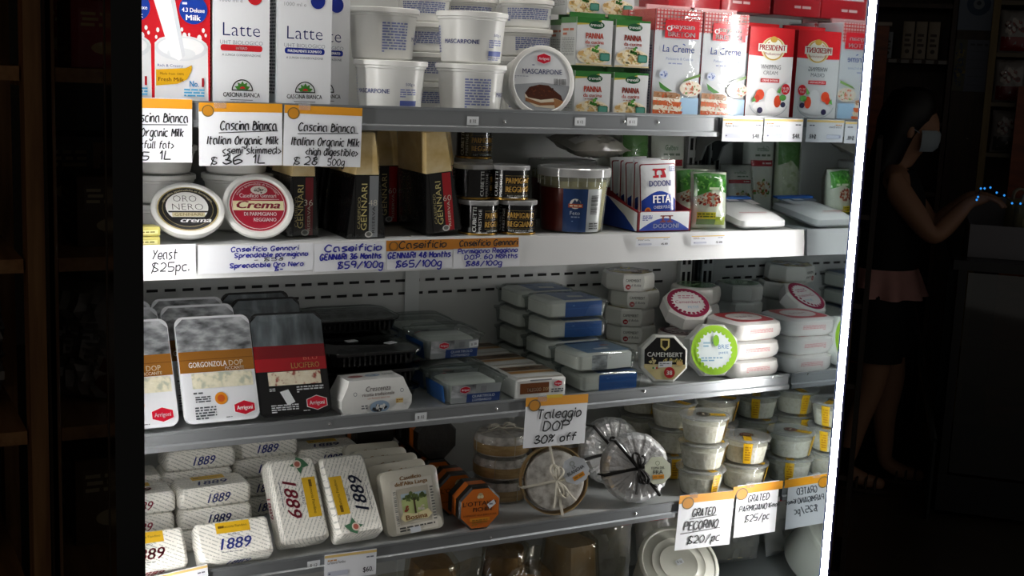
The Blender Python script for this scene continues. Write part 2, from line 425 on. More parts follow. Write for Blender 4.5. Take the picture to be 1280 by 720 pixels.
# ------------------------------------------------------------------ the open fridge
fr = thing('open_refrigerator', 'tall open-fronted display fridge with four shelves and a mirrored end wall', 'fridge', (0, 0, 0))
panelw = mat('C2C4C2', .38, var=.03, scale=6); alu = mat('A9ADB0', .32, metal=.75, bump=.02, scale=300, stretch=(.02, 1, 1)); alud = mat('5E6164', .4, metal=.6)
blackgl = mat('060607', .14, spec=.35); rub = mat('141416', .6); shelfw = mat('C9CCCC', .4, metal=.2)
mb = MB(); mb.box(XL, XR, YB, YB + .012, .5, 2.05, panelw); bp_ = part('back_panel', mb, fr)
mb = MB(); mb.box(XLO, XR + .03, YB + .013, 2.04, 0, 2.2, rub); part('rear_housing', mb, fr)
# air slots pressed in the back panel, one row pair under the second shelf
slot = MB(); slot.box(-.0085, .0085, -.001, 0, -.0022, .0022, mat('101010', .8)); slotm = slot.mesh('air_slot', False)
x = XL + .02
while x < XR - .06:
    for z, dx in ((1.203, 0), (1.181, .006)): part('air_slot', slotm, bp_, loc=(x + dx, YB - .0005, z))
    x += .0275
# slotted upright beside the mirror
mb = MB(); mb.box(1.406, 1.432, YB - .012, YB, .56, 2.0, mat('CFD2D1', .4)); up = part('slotted_upright', mb, fr)
vs = MB(); vs.box(-.003, .003, -.001, 0, -.011, .011, mat('0C0C0C', .8)); vsm = vs.mesh('upright_slot', False)
z = .9
while z < 1.5:
    for xx in (1.413, 1.425): part('upright_slot', vsm, up, loc=(xx, YB - .0122, z))
    z += .036
mb = MB(); mb.box(1.4345, 1.4405, YB - .010, YB - .0002, .56, 2.0, mat('1B1B1C', .6)); part('corner_gap', mb, fr)
mb = MB(); mb.box(.845, .871, YB - .003, YB, .56, 2.0, mat('CFD2D1', .4)); up2 = part('slotted_upright', mb, fr)
# mirrored end wall on the far side
mir = ramp_mat('mirror_glass', [(.3, 'C2CCD0'), (.7, 'CDD6DA')], scale=2, rough=.03, metal=1.0)
mb = MB(); mb.box(XR, XR + .02, YLED + .012, YB, .5, 2.05, mir); part('mirror_panel', mb, fr)
mb = MB(); mb.box(XR + .0205, XR + .030, YLED + .03, 2.012, .45, 2.1, rub); part('end_panel', mb, fr)
mb = MB(); mb.box(XR + .0, XR + .03, YLED, 2.012, 0, .445, rub); part('base_cheek', mb, fr)
# lamps: an upright tube in each front corner and one under the canopy
led = mat('FDFBF8', .5, emit=LED_POWER); led_near = mat('FDFBF8', .5, emit=LED_POWER * .58); can = mat('FFF8F0', .5, emit=CANOPY_POWER)
def led_strip(xc, s, YLED=YLED):
    mb = MB(); mb.box(xc - .0062 if s > 0 else xc + .003, xc - .003 if s > 0 else xc + .0062, YLED - .006, YLED + .010, .48, 2.04, mat('9AA0C8', .3, metal=.3)); o = part('lamp_channel', mb, fr)
    mb = MB()
    pts = [(-.0064 * s, .0095), (-.0085 * s, .006), (-.0092 * s, 0.), (-.0084 * s, -.005), (-.0064 * s, -.0058)]
    mb.loft([[(xc + a, YLED + b, z) for a, b in pts] for z in (.5, 2.02)], led if s > 0 else led_near); part('lamp_tube', mb, o)
    mb = MB(); mb.box(xc - .0029 if s > 0 else xc + .0012, xc - .0012 if s > 0 else xc + .0029, YLED - .006, YLED + .008, .48, 2.04, mat('30309A', .3)); part('blue_edge_strip', mb, o, label='dark blue edging beside the lamp')
    return o
led_strip(XR + .008, 1); led_strip(XL - .009, -1, YLED + .036)
mb = MB(); mb.box(XLO, XR + .04, 1.50, 2.04, 2.205, 2.32, mat('E4E4E2', .4)); cn = part('canopy', mb, fr)
mb = MB(); mb.lathe([(.011, -.5), (.011, .5)], can, 10, Matrix.Translation((.88, 1.56, 2.16)) @ Matrix.Rotation(math.pi/2, 4, 'Y')); part('canopy_tube', mb, cn)
mb = MB(); mb.box(.36, 1.40, 1.545, 1.575, 2.18, 2.204, mat('E8E8E6', .4)); part('tube_batten', mb, cn)
# near end: black post and a dark glass side
mb = MB(); mb.box(XLO, X(176.5, YLED - .016, 1.67), YLED - .016, YLED + .022, 0, 2.2, blackgl); po = part('front_post', mb, fr)
mb = MB(); mb.box(XLO - .001, XLO + .004, YLED + .0225, YLED + .027, 0, 2.2, mat('4A3C30', .3, metal=.5)); part('post_bead', mb, po)
mb = MB(); mb.box(XLO, XLO + .006, YLED + .03, 1.955, .5, 2.2, clear('767C7E', .05, rough=.01, fres=.8)); part('side_glass', mb, fr, label='dark tinted glass side')
mb = MB(); mb.box(XLO, XLO + .008, 1.956, 2.012, .0, 2.2, blackgl); part('rear_post', mb, fr)
mb = MB(); mb.box(XLO, XR - .001, YLED + .03, 2.012, 0, .5, rub); part('base_cabinet', mb, fr)
mb = MB(); mb.box(XL, XR - .002, YLED + .04, YB - .002, .59, .62, shelfw); part('bottom_deck', mb, fr)
mb = MB(); mb.box(XL, XR - .002, YLED + .02, YLED + .039, .50, .66, mat('B8BCBC', .4)); part('front_bumper', mb, fr)
screw = MB(); screw.lathe([(.0024, 0), (.0024, .001), (.0012, .0016)], mat('D0D0D0', .25, metal=.9), 10, Matrix.Rotation(math.pi/2, 4, 'X')); screwm = screw.mesh('screw')
tagm = {}
def rail_tag(px, py, Y, par, w=.019, h=.0125, tx=None):
    p = at(px, py, Y=Y)
    pr = Print().rect(-w/2, -h/2, w/2, h/2, 'DDE0E2').text(tx or '$ 12', 0, -h*.2, h*.36, '222222')
    o = pr.build('rail_price_tag', par, front(0)); o.location = (p.x, Y, p.z)
for k in (1, 2, 3, 4):
    zt, y0 = SZ[k], SY[k]; LIP = LIPS[k]
    xe = XR - .003
    mb = MB(); mb.box(XL + .004, xe, y0 + .004, YB - .013, zt - LIP - .018, zt - LIP, shelfw); sh = part('shelf', mb, fr)
    if k == 2:   # wide white label rail
        mb = MB(); mb.loft([[(x, y0 + .003, zt), (x, y0 + .0005, zt), (x, y0 - .004, zt - .040), (x, y0 - .0045, zt - .044), (x, y0 + .003, zt - .044)] for x in (XL + .004, xe)], mat('E9EAEA', .3, coat=.3))
        part('label_rail', mb, sh)
    else:
        hh = {1: .0345, 3: .0265, 4: .0265}[k]; x1 = X(899, y0, zt) if k == 1 else xe
        mb = MB(); mb.loft([[(x, y0 + .003, zt), (x, y0 - .0015, zt), (x, y0 - .0015, zt - .003), (x, y0 + .0005, zt - .0045), (x, y0 + .0005, zt - hh + .009),
            (x, y0 - .003, zt - hh + .007), (x, y0 - .003, zt - hh), (x, y0 + .003, zt - hh)] for x in (XL + .004, x1)], alu); rl = part('label_rail', mb, sh, angle=20)
        if k == 1:
            mb = MB(); mb.box(x1 + .001, xe, y0 - .0005, y0 + .003, zt - .016, zt, alu); mb.box(x1 + .001, x1 + .03, y0 - .001, y0 + .002, zt - .03, zt - .004, alud); part('shelf_nose', mb, sh)
    # curved support arm beside the mirror
    poly = [(YB - .013, -.0185), (y0 + .03, -.0185), (y0 + .03, -.026), (1.80, -.033), (1.88, -.04), (1.905, -.052), (1.918, -.078), (YB - .013, -.082)]
    mb = MB(); mb.loft([[(x, a, zt - LIP + b) for a, b in poly] for x in (1.4225, 1.4265)], mat('A4A8A8', .4, metal=.3)); part('support_arm', mb, sh, smooth=False)
for px, py, k in ((630, 152, 1), (780, 152, 1), (822, 153, 1), (412, 530, 3), (620, 511, 3), (805, 489, 3), (966, 471, 3), (613, 672, 4), (794, 642, 4)):
    p = at(px, py, Y=SY[k]); part('screw', screwm, fr, loc=(p.x, SY[k] - .0002, p.z))
for px, py, k in ((591, 151, 1), (725, 152, 1), (790, 152, 1), (526, 521, 3)): rail_tag(px, py, SY[k] - .0003, fr, tx='$ 32' if px < 600 else '$ 12')
# ------------------------------------------------------------------ product builders
def place_at(key, build, name, label, cat, anchor, target, rot, group=None):
    """put the thing so that its local point anchor lands on target"""
    from mathutils import Euler
    R = Euler(rot).to_matrix(); loc = Vector(target) - R @ Vector(anchor)
    return place(key, build, name, label, cat, loc, rot, group)
rad = math.radians
def body_box(w, d, h, mt, r=.002, bev=.0012):
    mb = MB(); f = lambda i: rrect(w - 2*i, d - 2*i, max(r - i, .0004), 2)
    mb.prism(f, [(0, bev), (bev, 0), (h - bev, 0), (h, bev)], mt); return mb
def logo_hex(p, x, y, w, c='C8102E'):
    p.hexa(x, y, w, w*.72, 'F4F4F4').hexa(x, y, w*.94, w*.66, c).text('Arrigoni', x, y - w*.09, w*.2, 'FFFFFF', bold=.02, width=w*.74)
# -- milk cartons -------------------------------------------------
def brik(root, w, d, h, pr, sc, side, topc='F0F0F0', coat=.35, sidepr=None, gloss=.3, sh=30.):
    sv = sc[1] if isinstance(sc, tuple) else sc
    part('carton_body', body_box(w, d, h, mat(side, gloss, coat=coat)), root)
    mb = MB(); mb.box(-w/2 + .001, w/2 - .001, -.002, .002, h, h + .008, mat(topc, gloss)); part('top_seam', mb, root)
    pr.build('front_print', root, front(-d/2), sc=sc)
    if sidepr: sidepr.build('side_print', root, lambda u, v, hh: (-w/2 - hh, -u, v), sc=(d / 2 / sh * .97, sv))
def milk_red(W):
    def b(root):
        s = W / 70; p = Print(.25, .3); V = lambda py: 135 - py
        p.rect(-36, 0, 36, 185, 'D3202A').poly([(-34, V(135)), (-34, V(54)), (-28, V(48)), (-18, V(45)), (10, V(44)), (24, V(47)), (31, V(52)), (33, V(56)), (34, V(135))], 'E9EAEC')
        for x, y, r in ((-30, 38, 2), (-32, 47, 1.6), (0, 36, 1.8), (9, 42, 1.5), (27, 36, 2), (30, 42, 1.6), (22, 46, 3), (3, 44, 3), (-12, 44, 2)): p.ell(x, V(y), r, r * 1.5, 'F2F2F2', 10)
        p.ell(-1, V(60), 33, 15, 'DDE0E4', 26).ell(-1, V(58), 29, 12, 'F3F4F5', 26).ell(-1, V(66), 18, 7, 'E4E7EA', 20)
        p.poly([(-36, 200), (-11, 200), (-9, V(0)), (4, V(68)), (-4, V(75)), (-14, V(70))] + [(-35, V(2))], 'FAFAFA').poly([(-12, 200), (-9, V(0)), (4, V(68)), (0, V(72)), (-14, V(2))], 'DADDE2')
        p.ell(14, V(11), 18, 18, '1D3F9F', 26).text('4.3 Deluxe', 14, V(14), 5.4, 'FFFFFF', bold=.02, width=29).text('Milk', 14, V(24), 7, 'FFFFFF', bold=.02, width=19).rows(0, V(6), 28, V(1), 1, 'DDE3FF', 4)
        p.poly([(-33, V(87)), (4, V(84)), (12, V(80)), (12, V(86)), (6, V(98)), (-6, V(104)), (-33, V(107))], 'D6A21E').text('Fresh Milk', -14, V(101), 5.2, '5A3A08', bold=.01, width=32).text('Made from 100%', -13, V(93), 3, '5A3A08', width=30)
        p.text('Rich & Creamy', -15, V(83), 3.4, '3A4A8A', width=32).text('No.', 15, V(107), 8, '3AA0D8', bold=.02, width=12).text('1', 26, V(107), 12, 'C8202A', bold=.03).rows(2, V(120), 28, V(109), 3, '5AB4E0', 5)
        sp = Print(.25).rect(-30, 0, 30, 185, 'C2242C').rows(-26, 12, 26, 110, 14, '3A1014', 9).rect(-26, 112, 26, 116, 'F0D8D8')
        brik(root, W, .062, .205, p, s, 'D3202A', 'D3202A', sidepr=sp)
    return b
def latte(W, col, kind):
    def b(root):
        s = W / 70; p = Print(.25, .2); V = lambda py: 136 - py
        p.rect(-35, 0, 35, 182, 'E6E8EB').text('Latte', 0, V(47), 17, '1C2560', bold=-.012, width=46)
        p.text('UHT BIOLOGICO', 0, V(57), 5, '7A7E8C', bold=-.01, width=53).rr(-26, V(65), 26, V(57.5), 3, col).text(kind, 0, V(63), 3.4, 'FFFFFF', bold=.02, width=44 if len(kind) > 8 else 14)
        p.text('A LUNGA CONSERVAZIONE', 0, V(71), 2.8, '4A4E5E', width=48).text('1000 ml e', -13, V(7), 5, '8A8C90', width=28, bold=-.01)
        p.ell(16, V(-1), 9.5, 10, col, 22).poly([(7, V(-3)), (25, V(-3)), (16, V(-22))], col)
        p.ring(1, V(112), 12, 13.2, '1A1A1A', n=18, a0=0, a1=180).rect(-12, V(112.6), 14, V(111.4), '1A1A1A')
        for a in (20, 55, 90, 125, 160):
            ca, sa = math.cos(rad(a)), math.sin(rad(a)); p.poly([(1, V(111)), (1 + 6*ca - 2.4*sa, V(111) + 6*sa + 2.4*ca), (1 + 10.5*ca, V(111) + 10.5*sa), (1 + 6*ca + 2.4*sa, V(111) + 6*sa - 2.4*ca)], '3F7A2C')
        p.ell(1, V(110), 3.4, 2.6, 'C22A30', 12, 0, 180).text('CASCINA BIANCA', 0, V(120), 5.4, '14161E', bold=.01, width=46).rect(-14, V(124), 14, V(123.3), '2A2A2A').rows(-12, V(128), 12, V(125), 1, '55585E', 3)
        sp = Print(.25).rect(-29, 0, 29, 182, 'D6DADF').rows(-22, 20, 22, 150, 30, '6A7078', 8)
        brik(root, W, .066, .2, p, s, 'E2E5E8', sidepr=sp, sh=29)
    return b
G1 = 'long-life milk cartons on the top shelf'
def col_span(l, r, Y, z): a, b = X(l, Y, z), X(r, Y, z); return (a + b) / 2, b - a
z = PZ[1]
xc, wm = col_span(193, 262, 1.682, z)
place('milk_red', milk_red(wm), 'milk_carton', 'red milk carton with milk pouring into a glass, beside the white cartons', 'milk carton', (xc, 1.684 + .031, z), group=G1)
place('milk_red', None, 'milk_carton', 'red milk carton half hidden behind the black fridge post', 'milk carton', (xc - wm - .0012, 1.684 + .033, z), group=G1)
x1, wl = col_span(266, 336, 1.684, z)
place('latte_red', latte(wl, 'C8242C', 'INTERO'), 'milk_carton', 'white milk carton with red stripe and red drop', 'milk carton', (x1, 1.684 + .033, z), group=G1)
x2, _ = col_span(346, 406, 1.684, z)
place('latte_blue', latte(wl, '1F2E86', 'PARZIALMENTE SCREMATO'), 'milk_carton', 'white milk carton with dark blue stripe, whole front in view', 'milk carton', (x2 + .004, 1.684 + .033, z), group=G1)
place('latte_blue', None, 'milk_carton', 'white milk carton with dark blue stripe, partly covered by its twin', 'milk carton', (X(404, 1.757, z), 1.757 + .033, z), group=G1)
place('latte_blue', None, 'milk_carton', 'white milk carton behind the red striped carton in the second row', 'milk carton', (x1 + .001, 1.684 + .103, z), group=G1)
# -- mascarpone tubs ----------------------------------------------
plast = mat('ECECE8', .28, var=.02, scale=20)
def tub_shape(root, r1, r0, h, lidr=None, mt=plast, lidm=None, lid_t=.005):
    mb = MB(); mb.lathe([(r0 - .004, 0), (r0, .003), (r1 - .003, h - .012), (r1 - .001, h - .011), (r1 - .001, h - lid_t)], mt, 36); part('tub_body', mb, root)
    L = (lidr or r1) + .0015; mb = MB(); mb.lathe([(L - .002, h - lid_t - .003), (L, h - lid_t - .002), (L, h - .001), (L - .0015, h), (L - .006, h), (L - .008, h - .0022), (.001, h - .0022)], lidm or mt, 36)
    return part('lid', mb, root)
def masc_big(root):
    tub_shape(root, .0525, .0445, .075)
    p = Print(.35); N = '2B3A7C'
    p.text('MASCARPONE', 0, 27, 6.2, N, bold=.012, width=52).rows(-74, 10, -38, 52, 11, '7C86B8', 4).rows(40, 22, 64, 34, 4, '8A92C0', 5).text('500g e', 54, 38, 4, N, width=14).rect(40, 11, 66, 18, '5A6AB0', 4).rows(40, 5, 66, 10, 2, '8A92C0', 6)
    p.build('band_print', root, cone(.0448, .0498, .064), sc=(.00115, .00105), sub=8)
def masc_small(root):
    tub_shape(root, .043, .037, .045)
    p = Print(.35).rows(-50, 10, 26, 31, 7, '6E78A8', 4, fill=.6).text('MASCARPONE', 55, 16, 6, '2B3A7C', width=44)
    p.build('band_print', root, cone(.0375, .0405, .034), sc=.001, sub=8)
def tall_stack(px, Y, z0, n, dz, key, bld, labels, rots, grp, jit=.0015, name='cheese_tub', cat='tub'):
    x = X(px, Y, z0)
    for i in range(n):
        place(key, bld, name, labels[i], cat, (x + random.uniform(-jit, jit), Y + random.uniform(-jit, jit), z0 + i * dz), (0, 0, rad(rots[i % len(rots)])), grp)
GM = 'mascarpone tubs stacked on the top shelf'
T = lambda px, Y, lay, r, lb: place('masc_big', masc_big, 'cheese_tub', lb, 'tub', (X(px, Y, z), Y, z + lay * .0755), (0, 0, rad(r)), GM)
T(487, 1.727, 0, -18 - 40, 'large white mascarpone tub on the shelf beside the blue striped milk carton')
T(587, 1.727, 0, 62, 'large white mascarpone tub carrying another at the shelf front')
T(586, 1.727, 1, -46, 'large white mascarpone tub on top of the front stack')
T(476, 1.778, 1, 75, 'large white mascarpone tub on the upper layer behind the milk cartons')
ORD = ['lowest', 'second', 'third', 'fourth', 'topmost']
for px, Y, n, nm in ((527, 1.853, 5, 'stack between the two large tubs'), (653, 1.835, 4, 'stack behind the upright tub lid'), (584, 1.90, 5, 'rear stack behind the front stack')):
    tall_stack(px, Y, z, n, .0455, 'masc_small', masc_small, ['small white mascarpone tub, %s from below in the %s' % (ORD[i] if i < n - 1 else 'topmost', nm) if i else 'small white mascarpone tub at the bottom of the ' + nm for i in range(n)], (8, -14, 20, -6), GM)
def masc_lid(root):
    l = tub_shape(root, .052, .043, .07)
    p = Print(.3, .2); p.ell(0, 0, 44, 44, 'DEE1E4', 40)
    p.poly([(44*math.cos(rad(a)), 44*math.sin(rad(a))) for a in range(-172, -7, 6)] + [(43, -6), (0, -2), (-43, -6)], '9EA2A6')
    p.poly([(-27, -18), (-20, -9), (-4, -5), (10, -6), (30, -20), (33, -28), (20, -24), (-2, -27), (-22, -24)], '4A2416').poly([(-27, -18), (-22, -24), (-2, -27), (20, -24), (33, -28), (32, -34), (18, -39), (-10, -37), (-26, -28)], 'D8CDB8')
    p.poly([(-26, -24), (-2, -31), (20, -29), (33, -33), (32, -35), (18, -34), (-4, -35), (-26, -29)], '8A5A38').poly([(18, -24), (33, -28), (32, -35), (20, -38)], 'A5744A')
    p.scatter(-2, -14, 22, 7, ['5A2E1C', '3A1A10', '6A3824'], 40, .8, 1.8, 4)
    p.text('MASCARPONE', 0, 10, 7.4, '1E2B6A', bold=.01, width=62).rows(-16, 21, 16, 24, 1, '7A80A0', 4).bars(18, -5, 38, 4, '3A3A3A', 16).rows(-43, 3, -22, 7, 2, 'A0A4B0', 3)
    logo_hex(p, 2, 32, 22)
    p.build('lid_print', root, top(.0681), sc=.00105)
Yl = 1.690; c = at(678, 105, Y=Yl)
place_at('masc_lid', masc_lid, 'cheese_tub', 'mascarpone tub lying on its side with the cake picture lid facing out', 'tub', (0, 0, .07), (c.x, Yl, z + .0545), (rad(84), 0, rad(-6)), GM)
# -- small cream cartons ------------------------------------------
def panna(W, H):
    def b(root):
        s = (W / 46, H / 66); p = Print(.25, .3); hh = 66
        p.rect(-23, 0, 23, hh, 'D3D5D6').poly([(-23, hh), (-23, hh - 8), (-6, hh - 8), (8, hh - 3), (23, hh - 3), (23, hh)], '2C6A2C').poly([(-23, hh - 8), (-23, hh - 11), (-8, hh - 9.5), (8, hh - 5.5), (8, hh - 3), (-6, hh - 8)], 'B5A94C')
        p.ell(2, hh - 10, 10, 5.5, '14492A', 20).text('trevalli', 2, hh - 12, 4.6, 'E8EEE8', width=16, shear=.2).text('PANNA', 0, hh - 29, 8.6, 'B23A24', bold=.03, width=23).text('da cucina', 0, hh - 36, 5.4, 'B23A24', bold=.02, width=24).rows(-10, hh - 40, 10, hh - 38, 1, '9A6A5A', 3)
        p.ell(0, 13, 22, 12.5, 'E6DCC4', 24).scatter(0, 13.5, 19, 10, ['E2C88C', 'D8B878', 'F0E2BC', 'C9A468', 'A8B060'], 90, 1.6, 3.2, 5).scatter(3, 24, 6, 5, ['3C7A2C', '5A9A3C'], 10, 1.5, 3, 6).rect(-23, 0, 23, 2, 'C8B890')
        p.rr(7, 7, 20, 18, 2, '2C6A5A').rr(8.5, 8.5, 18.5, 16.5, 1.5, '4E8C7C')
        sp = Print(.3).rect(-20, 0, 20, hh, 'C9CCCB').rows(-16, 10, 16, hh - 28, 12, '8A8E8C', 8).rows(-14, hh - 26, 14, hh - 14, 2, 'B5684C', 6).rect(-20, hh - 8, 20, hh, '4A7A44')
        brik(root, W, .05, H, p, s, 'CDD0CF', '2C6A2C', sidepr=sp, sh=20)
    return b
GP = 'small cream cartons stacked on the top shelf'
ZP = lambda px, py, Y: at(px, py, Y=Y).z
hp = (ZP(737, 22, 1.700) - z) / 2 - .004
xa, wp = col_span(717, 761, 1.700, z); xb, _ = col_span(764, 808, 1.700, z)
for i, (xx, nm) in enumerate(((xa, 'next to the upright tub lid'), (xb, 'next to the gingham topped cartons'))):
    for lay in (0, 1):
        place('panna', panna(wp, hp), 'cream_carton', ('lower' if lay == 0 else 'upper') + ' small pasta-picture cream carton, front row, ' + nm, 'cream carton', (xx, 1.700 + .025 + .002 * lay, z + lay * (hp + .0085)), (0, 0, rad(1.5 * i - 1)), GP)
for i, (l, n) in enumerate(((702, 3), (744, 3))):
    xx = X(l, 1.80, z) + wp / 2
    for lay in range(n):
        place('panna', None, 'cream_carton', 'small cream carton, %s layer of the %s back row stack counted from the tubs' % (ORD[lay] if lay < n - 1 else 'top', ['first', 'second'][i]), 'cream carton', (xx, 1.80 + .025, z + lay * (hp + .0085)), (0, 0, 0), GP)
# -- gingham topped cream cartons ---------------------------------
def paysan(W, H):
    def b(root):
        s = (W / 57, H / 142); p = Print(.2, .5); hh = 142
        p.rect(-29, 0, 29, hh, 'E4E8EC').rect(-29, hh - 27, 29, hh, 'EFE4E2')
        for i in range(14): p.rect(-29 + i*4.2, hh - 27, -27.4 + i*4.2, hh, 'D06060')
        for i in range(6): p.rect(-29, hh - 26 + i*4.6, 29, hh - 24.4 + i*4.6, 'C24A4A')
        p.rect(-18, hh - 36, 25, hh - 13, 'C4202C').text('paysan', 4, hh - 24, 7, 'FFFFFF', bold=.02, width=30).text('BRETON', 3, hh - 34, 6.4, 'FFFFFF', bold=.02, width=34).ring(-13, hh - 24, 2, 3.2, 'FFFFFF')
        p.text('La Creme', 0, hh - 54, 9.5, '2C4C9C', bold=.005, width=40, shear=.1).line([(5, hh - 43), (8, hh - 44.5)], 1.2, '2C4C9C').text('Patisserie & Cuisine', 2, hh - 64, 3.6, '8A9AC0', width=34).rows(-12, hh - 70, 18, hh - 67, 1, 'A0AACA', 3)
        p.rect(2, 4, 29, 30, 'A9CBE6').ell(-17, hh - 83, 5.5, 5.5, 'CBD4E8', 14).scatter(-17, hh - 83, 4, 4, ['4A62A8'], 8, .8, 1.3, 3)
        p.ell(18, 42, 14, 10, 'EAE0CE', 18).scatter(18, 42, 12, 8, ['E0B8A0', 'C8745C', 'F2EEE2', '7A9A5A'], 30, 1.2, 2.6, 8).poly([(6, 50), (29, 58), (29, 62), (10, 54)], '6A8A4C')
        for k, (y, c2) in enumerate(((3, 'E6D9C2'), (8, 'C85C34'), (14, 'EEE6D2'), (20, 'D2683C'), (26, 'EFE7D6'), (30, 'B98A66'))): p.poly([(-29, y), (8 - k, y - 2), (10 - k, y + 4), (-2, y + 6), (-29, y + 7)], c2)
        p.scatter(-11, 18, 17, 17, ['D2683C', 'EFE7D6', 'C8552E', 'F4EEDF', 'B9794E', 'E2C9A6'], 70, 1.2, 3., 11, .5).scatter(-12, 33, 14, 2.5, ['A87A58', '8E6244', 'C49A78'], 26, 1, 2.4, 12)
        p.poly([(-24, 50), (-16, 44), (-6, 38), (-14, 37), (-22, 42)], '3F7A34').rect(14, 0, 28, 5, 'C4202C').text('35%', 21, 1, 3.2, 'FFFFFF', width=9)
        sp = Print(.25, .4).rect(-31, 0, 31, hh, 'DDE2E8').rows(-25, 12, 25, hh - 45, 24, '8088A8', 8).rect(-31, hh - 27, 31, hh, 'C86060').rect(-31, 0, -29, hh - 27, 'B02A34').rect(29, 0, 31, hh, 'B02A34')
        brik(root, W, .064, H, p, s, 'E4E8EC', 'D8A0A0', sidepr=sp, sh=31)
        part('clear_wrap', body_box(W + .004, .068, H + .003, clear('FFFFFF', .035, bump=.5, scale=28)), root)
    return b
GC = 'cream cartons at the mirror end of the top shelf'
xp, wpy = col_span(813, 869, 1.700, z); hpy = ZP(842, 12, 1.700) - z
place('paysan', paysan(wpy, hpy), 'cream_carton', 'gingham topped cream carton in clear wrap, next to the small cartons', 'cream carton', (xp, 1.700 + .032, z), (0, 0, 0), GC)
xq, _ = col_span(874, 931, 1.700, z)
place('paysan', None, 'cream_carton', 'gingham topped cream carton in clear wrap, next to the red topped carton', 'cream carton', (xp + wpy + .0075, 1.702 + .032, z), (0, 0, 0), GC)
for i in range(2): place('paysan', None, 'cream_carton', 'gingham topped cream carton in the second row, behind the %s of its kind' % ('first' if i == 0 else 'second'), 'cream carton', (xp + i * (wpy + .0075) , 1.698 + .112, z), (0, 0, 0), GC)
def president(W, H):
    def b(root):
        s = (W / 62, H / 122); p = Print(.25, .3); hh = 122
        p.rect(-31, 0, 31, hh, 'E9EAEB').rect(-31, hh - 34, 31, hh, 'CE2229').poly([(-31, hh - 34), (31, hh - 34), (31, hh - 36), (0, hh - 37.5), (-31, hh - 36)], 'CE2229')
        p.ell(2, hh - 27, 17, 15, 'E9D9A8', 26).ell(2, hh - 27, 15.5, 13.5, 'F7F3E6', 26).ring(2, hh - 27, 13, 14.5, 'C9A24A').ell(2, hh - 15, 5, 4, 'C9A24A', 12).rect(-19, hh - 31, 21, hh - 21, 'F7F3E6')
        p.text('PRESIDENT', 1, hh - 29, 7.4, 'B81F28', bold=.03, width=37).line([(-6.5, hh - 20), (-4, hh - 18.6)], 1, 'B81F28').text('Professionnel', 2, hh - 35, 3.6, '8A2A2A', width=24, shear=.2)
        p.text('WHIPPING', 0, hh - 53, 6, '4A4E52', width=28).text('CREAM', 0, hh - 60, 5, '6A6E72', width=20).rect(-13, hh - 70, 13, hh - 65, 'C4323A').text('CREME ENTIERE', 0, hh - 68.6, 2.4, 'FFFFFF', width=22)
        p.ring(0, 26, 26, 27.4, 'BFC6CA', sy=.7, a0=190, a1=350).ell(0, 20, 22, 8, 'F4F5F6', 22).ell(3, 30, 9, 15, 'FAFAFA', 16).ell(-13, 36, 6, 7, 'D94A2A', 14).ell(-17, 31, 4, 5, 'C83A24', 12).ell(12, 28, 5, 8, 'D94A2A', 14).ell(20, 24, 3.6, 3.6, '2E2A4A', 12).ell(-12, 16, 4, 4, '2E2A4A', 12).ell(19, 33, 5, 4, '5A9A4A', 12).poly([(10, 40), (16, 48), (15, 38)], '5A9A4A').poly([(-24, 26), (-18, 28), (-22, 34)], '5A9A4A')
        p.ell(22, 44, 6, 7, 'C4202C', 18).text('35.1%', 22, 44, 2.8, 'FFFFFF', width=9).text('FAT', 22, 40, 2.8, 'FFFFFF', width=6).rows(-22, 4, 22, 7, 1, '9A6A6A', 3)
        sp = Print(.3).rect(-40, 0, 40, hh, 'CFCFD0').rows(-30, 14, 30, hh - 44, 22, '83868A', 8).rect(-40, hh - 34, 40, hh, 'CE2229').poly([(-40, hh), (0, hh - 30), (40, hh), (40, hh - 1.5), (0, hh - 32), (-40, hh - 1.5)], '8E161C')
        brik(root, W, .085, H, p, s, 'CE2229', 'CE2229', sidepr=sp, sh=40)
    return b
xr, wr = col_span(930, 985, 1.70, z); hr = ZP(960, 34, 1.70) - z
place('president', president(wr, hr), 'cream_carton', 'red topped whipping cream carton with a bowl of berries, beside the mirror', 'cream carton', (xr, 1.70 + .0425, z), (0, 0, 0), GC)
place('president', None, 'cream_carton', 'red topped whipping cream carton in the second row', 'cream carton', (xr, 1.70 + .0425 + .09, z), (0, 0, 0), GC)
def redbox(root):
    part('box_body', body_box(.105, .09, .062, mat('B4202A', .3, coat=.3, var=.05, scale=20)), root)
    p = Print(.3).rect(-44, 34, 44, 58, 'E4DEDC').rows(-40, 38, 40, 55, 4, '9A8E8E', 4).rows(-30, 12, 30, 20, 1, 'E8C8C8', 6).build('front_print', root, front(-.045), sc=.001)
ztop = z + hpy + .009
for i, lb in enumerate(('red box with a white label lying on the second row of gingham topped cartons', 'red box with a white label lying behind the red topped whipping cream')):
    place('redbox', redbox, 'shelf_box', lb, 'box', (XR - .056 - .108 * (1 - i), 1.70 + .0425 + .072, max(ztop, z + hr + .009)), (0, 0, 0), 'red boxes on the top shelf')
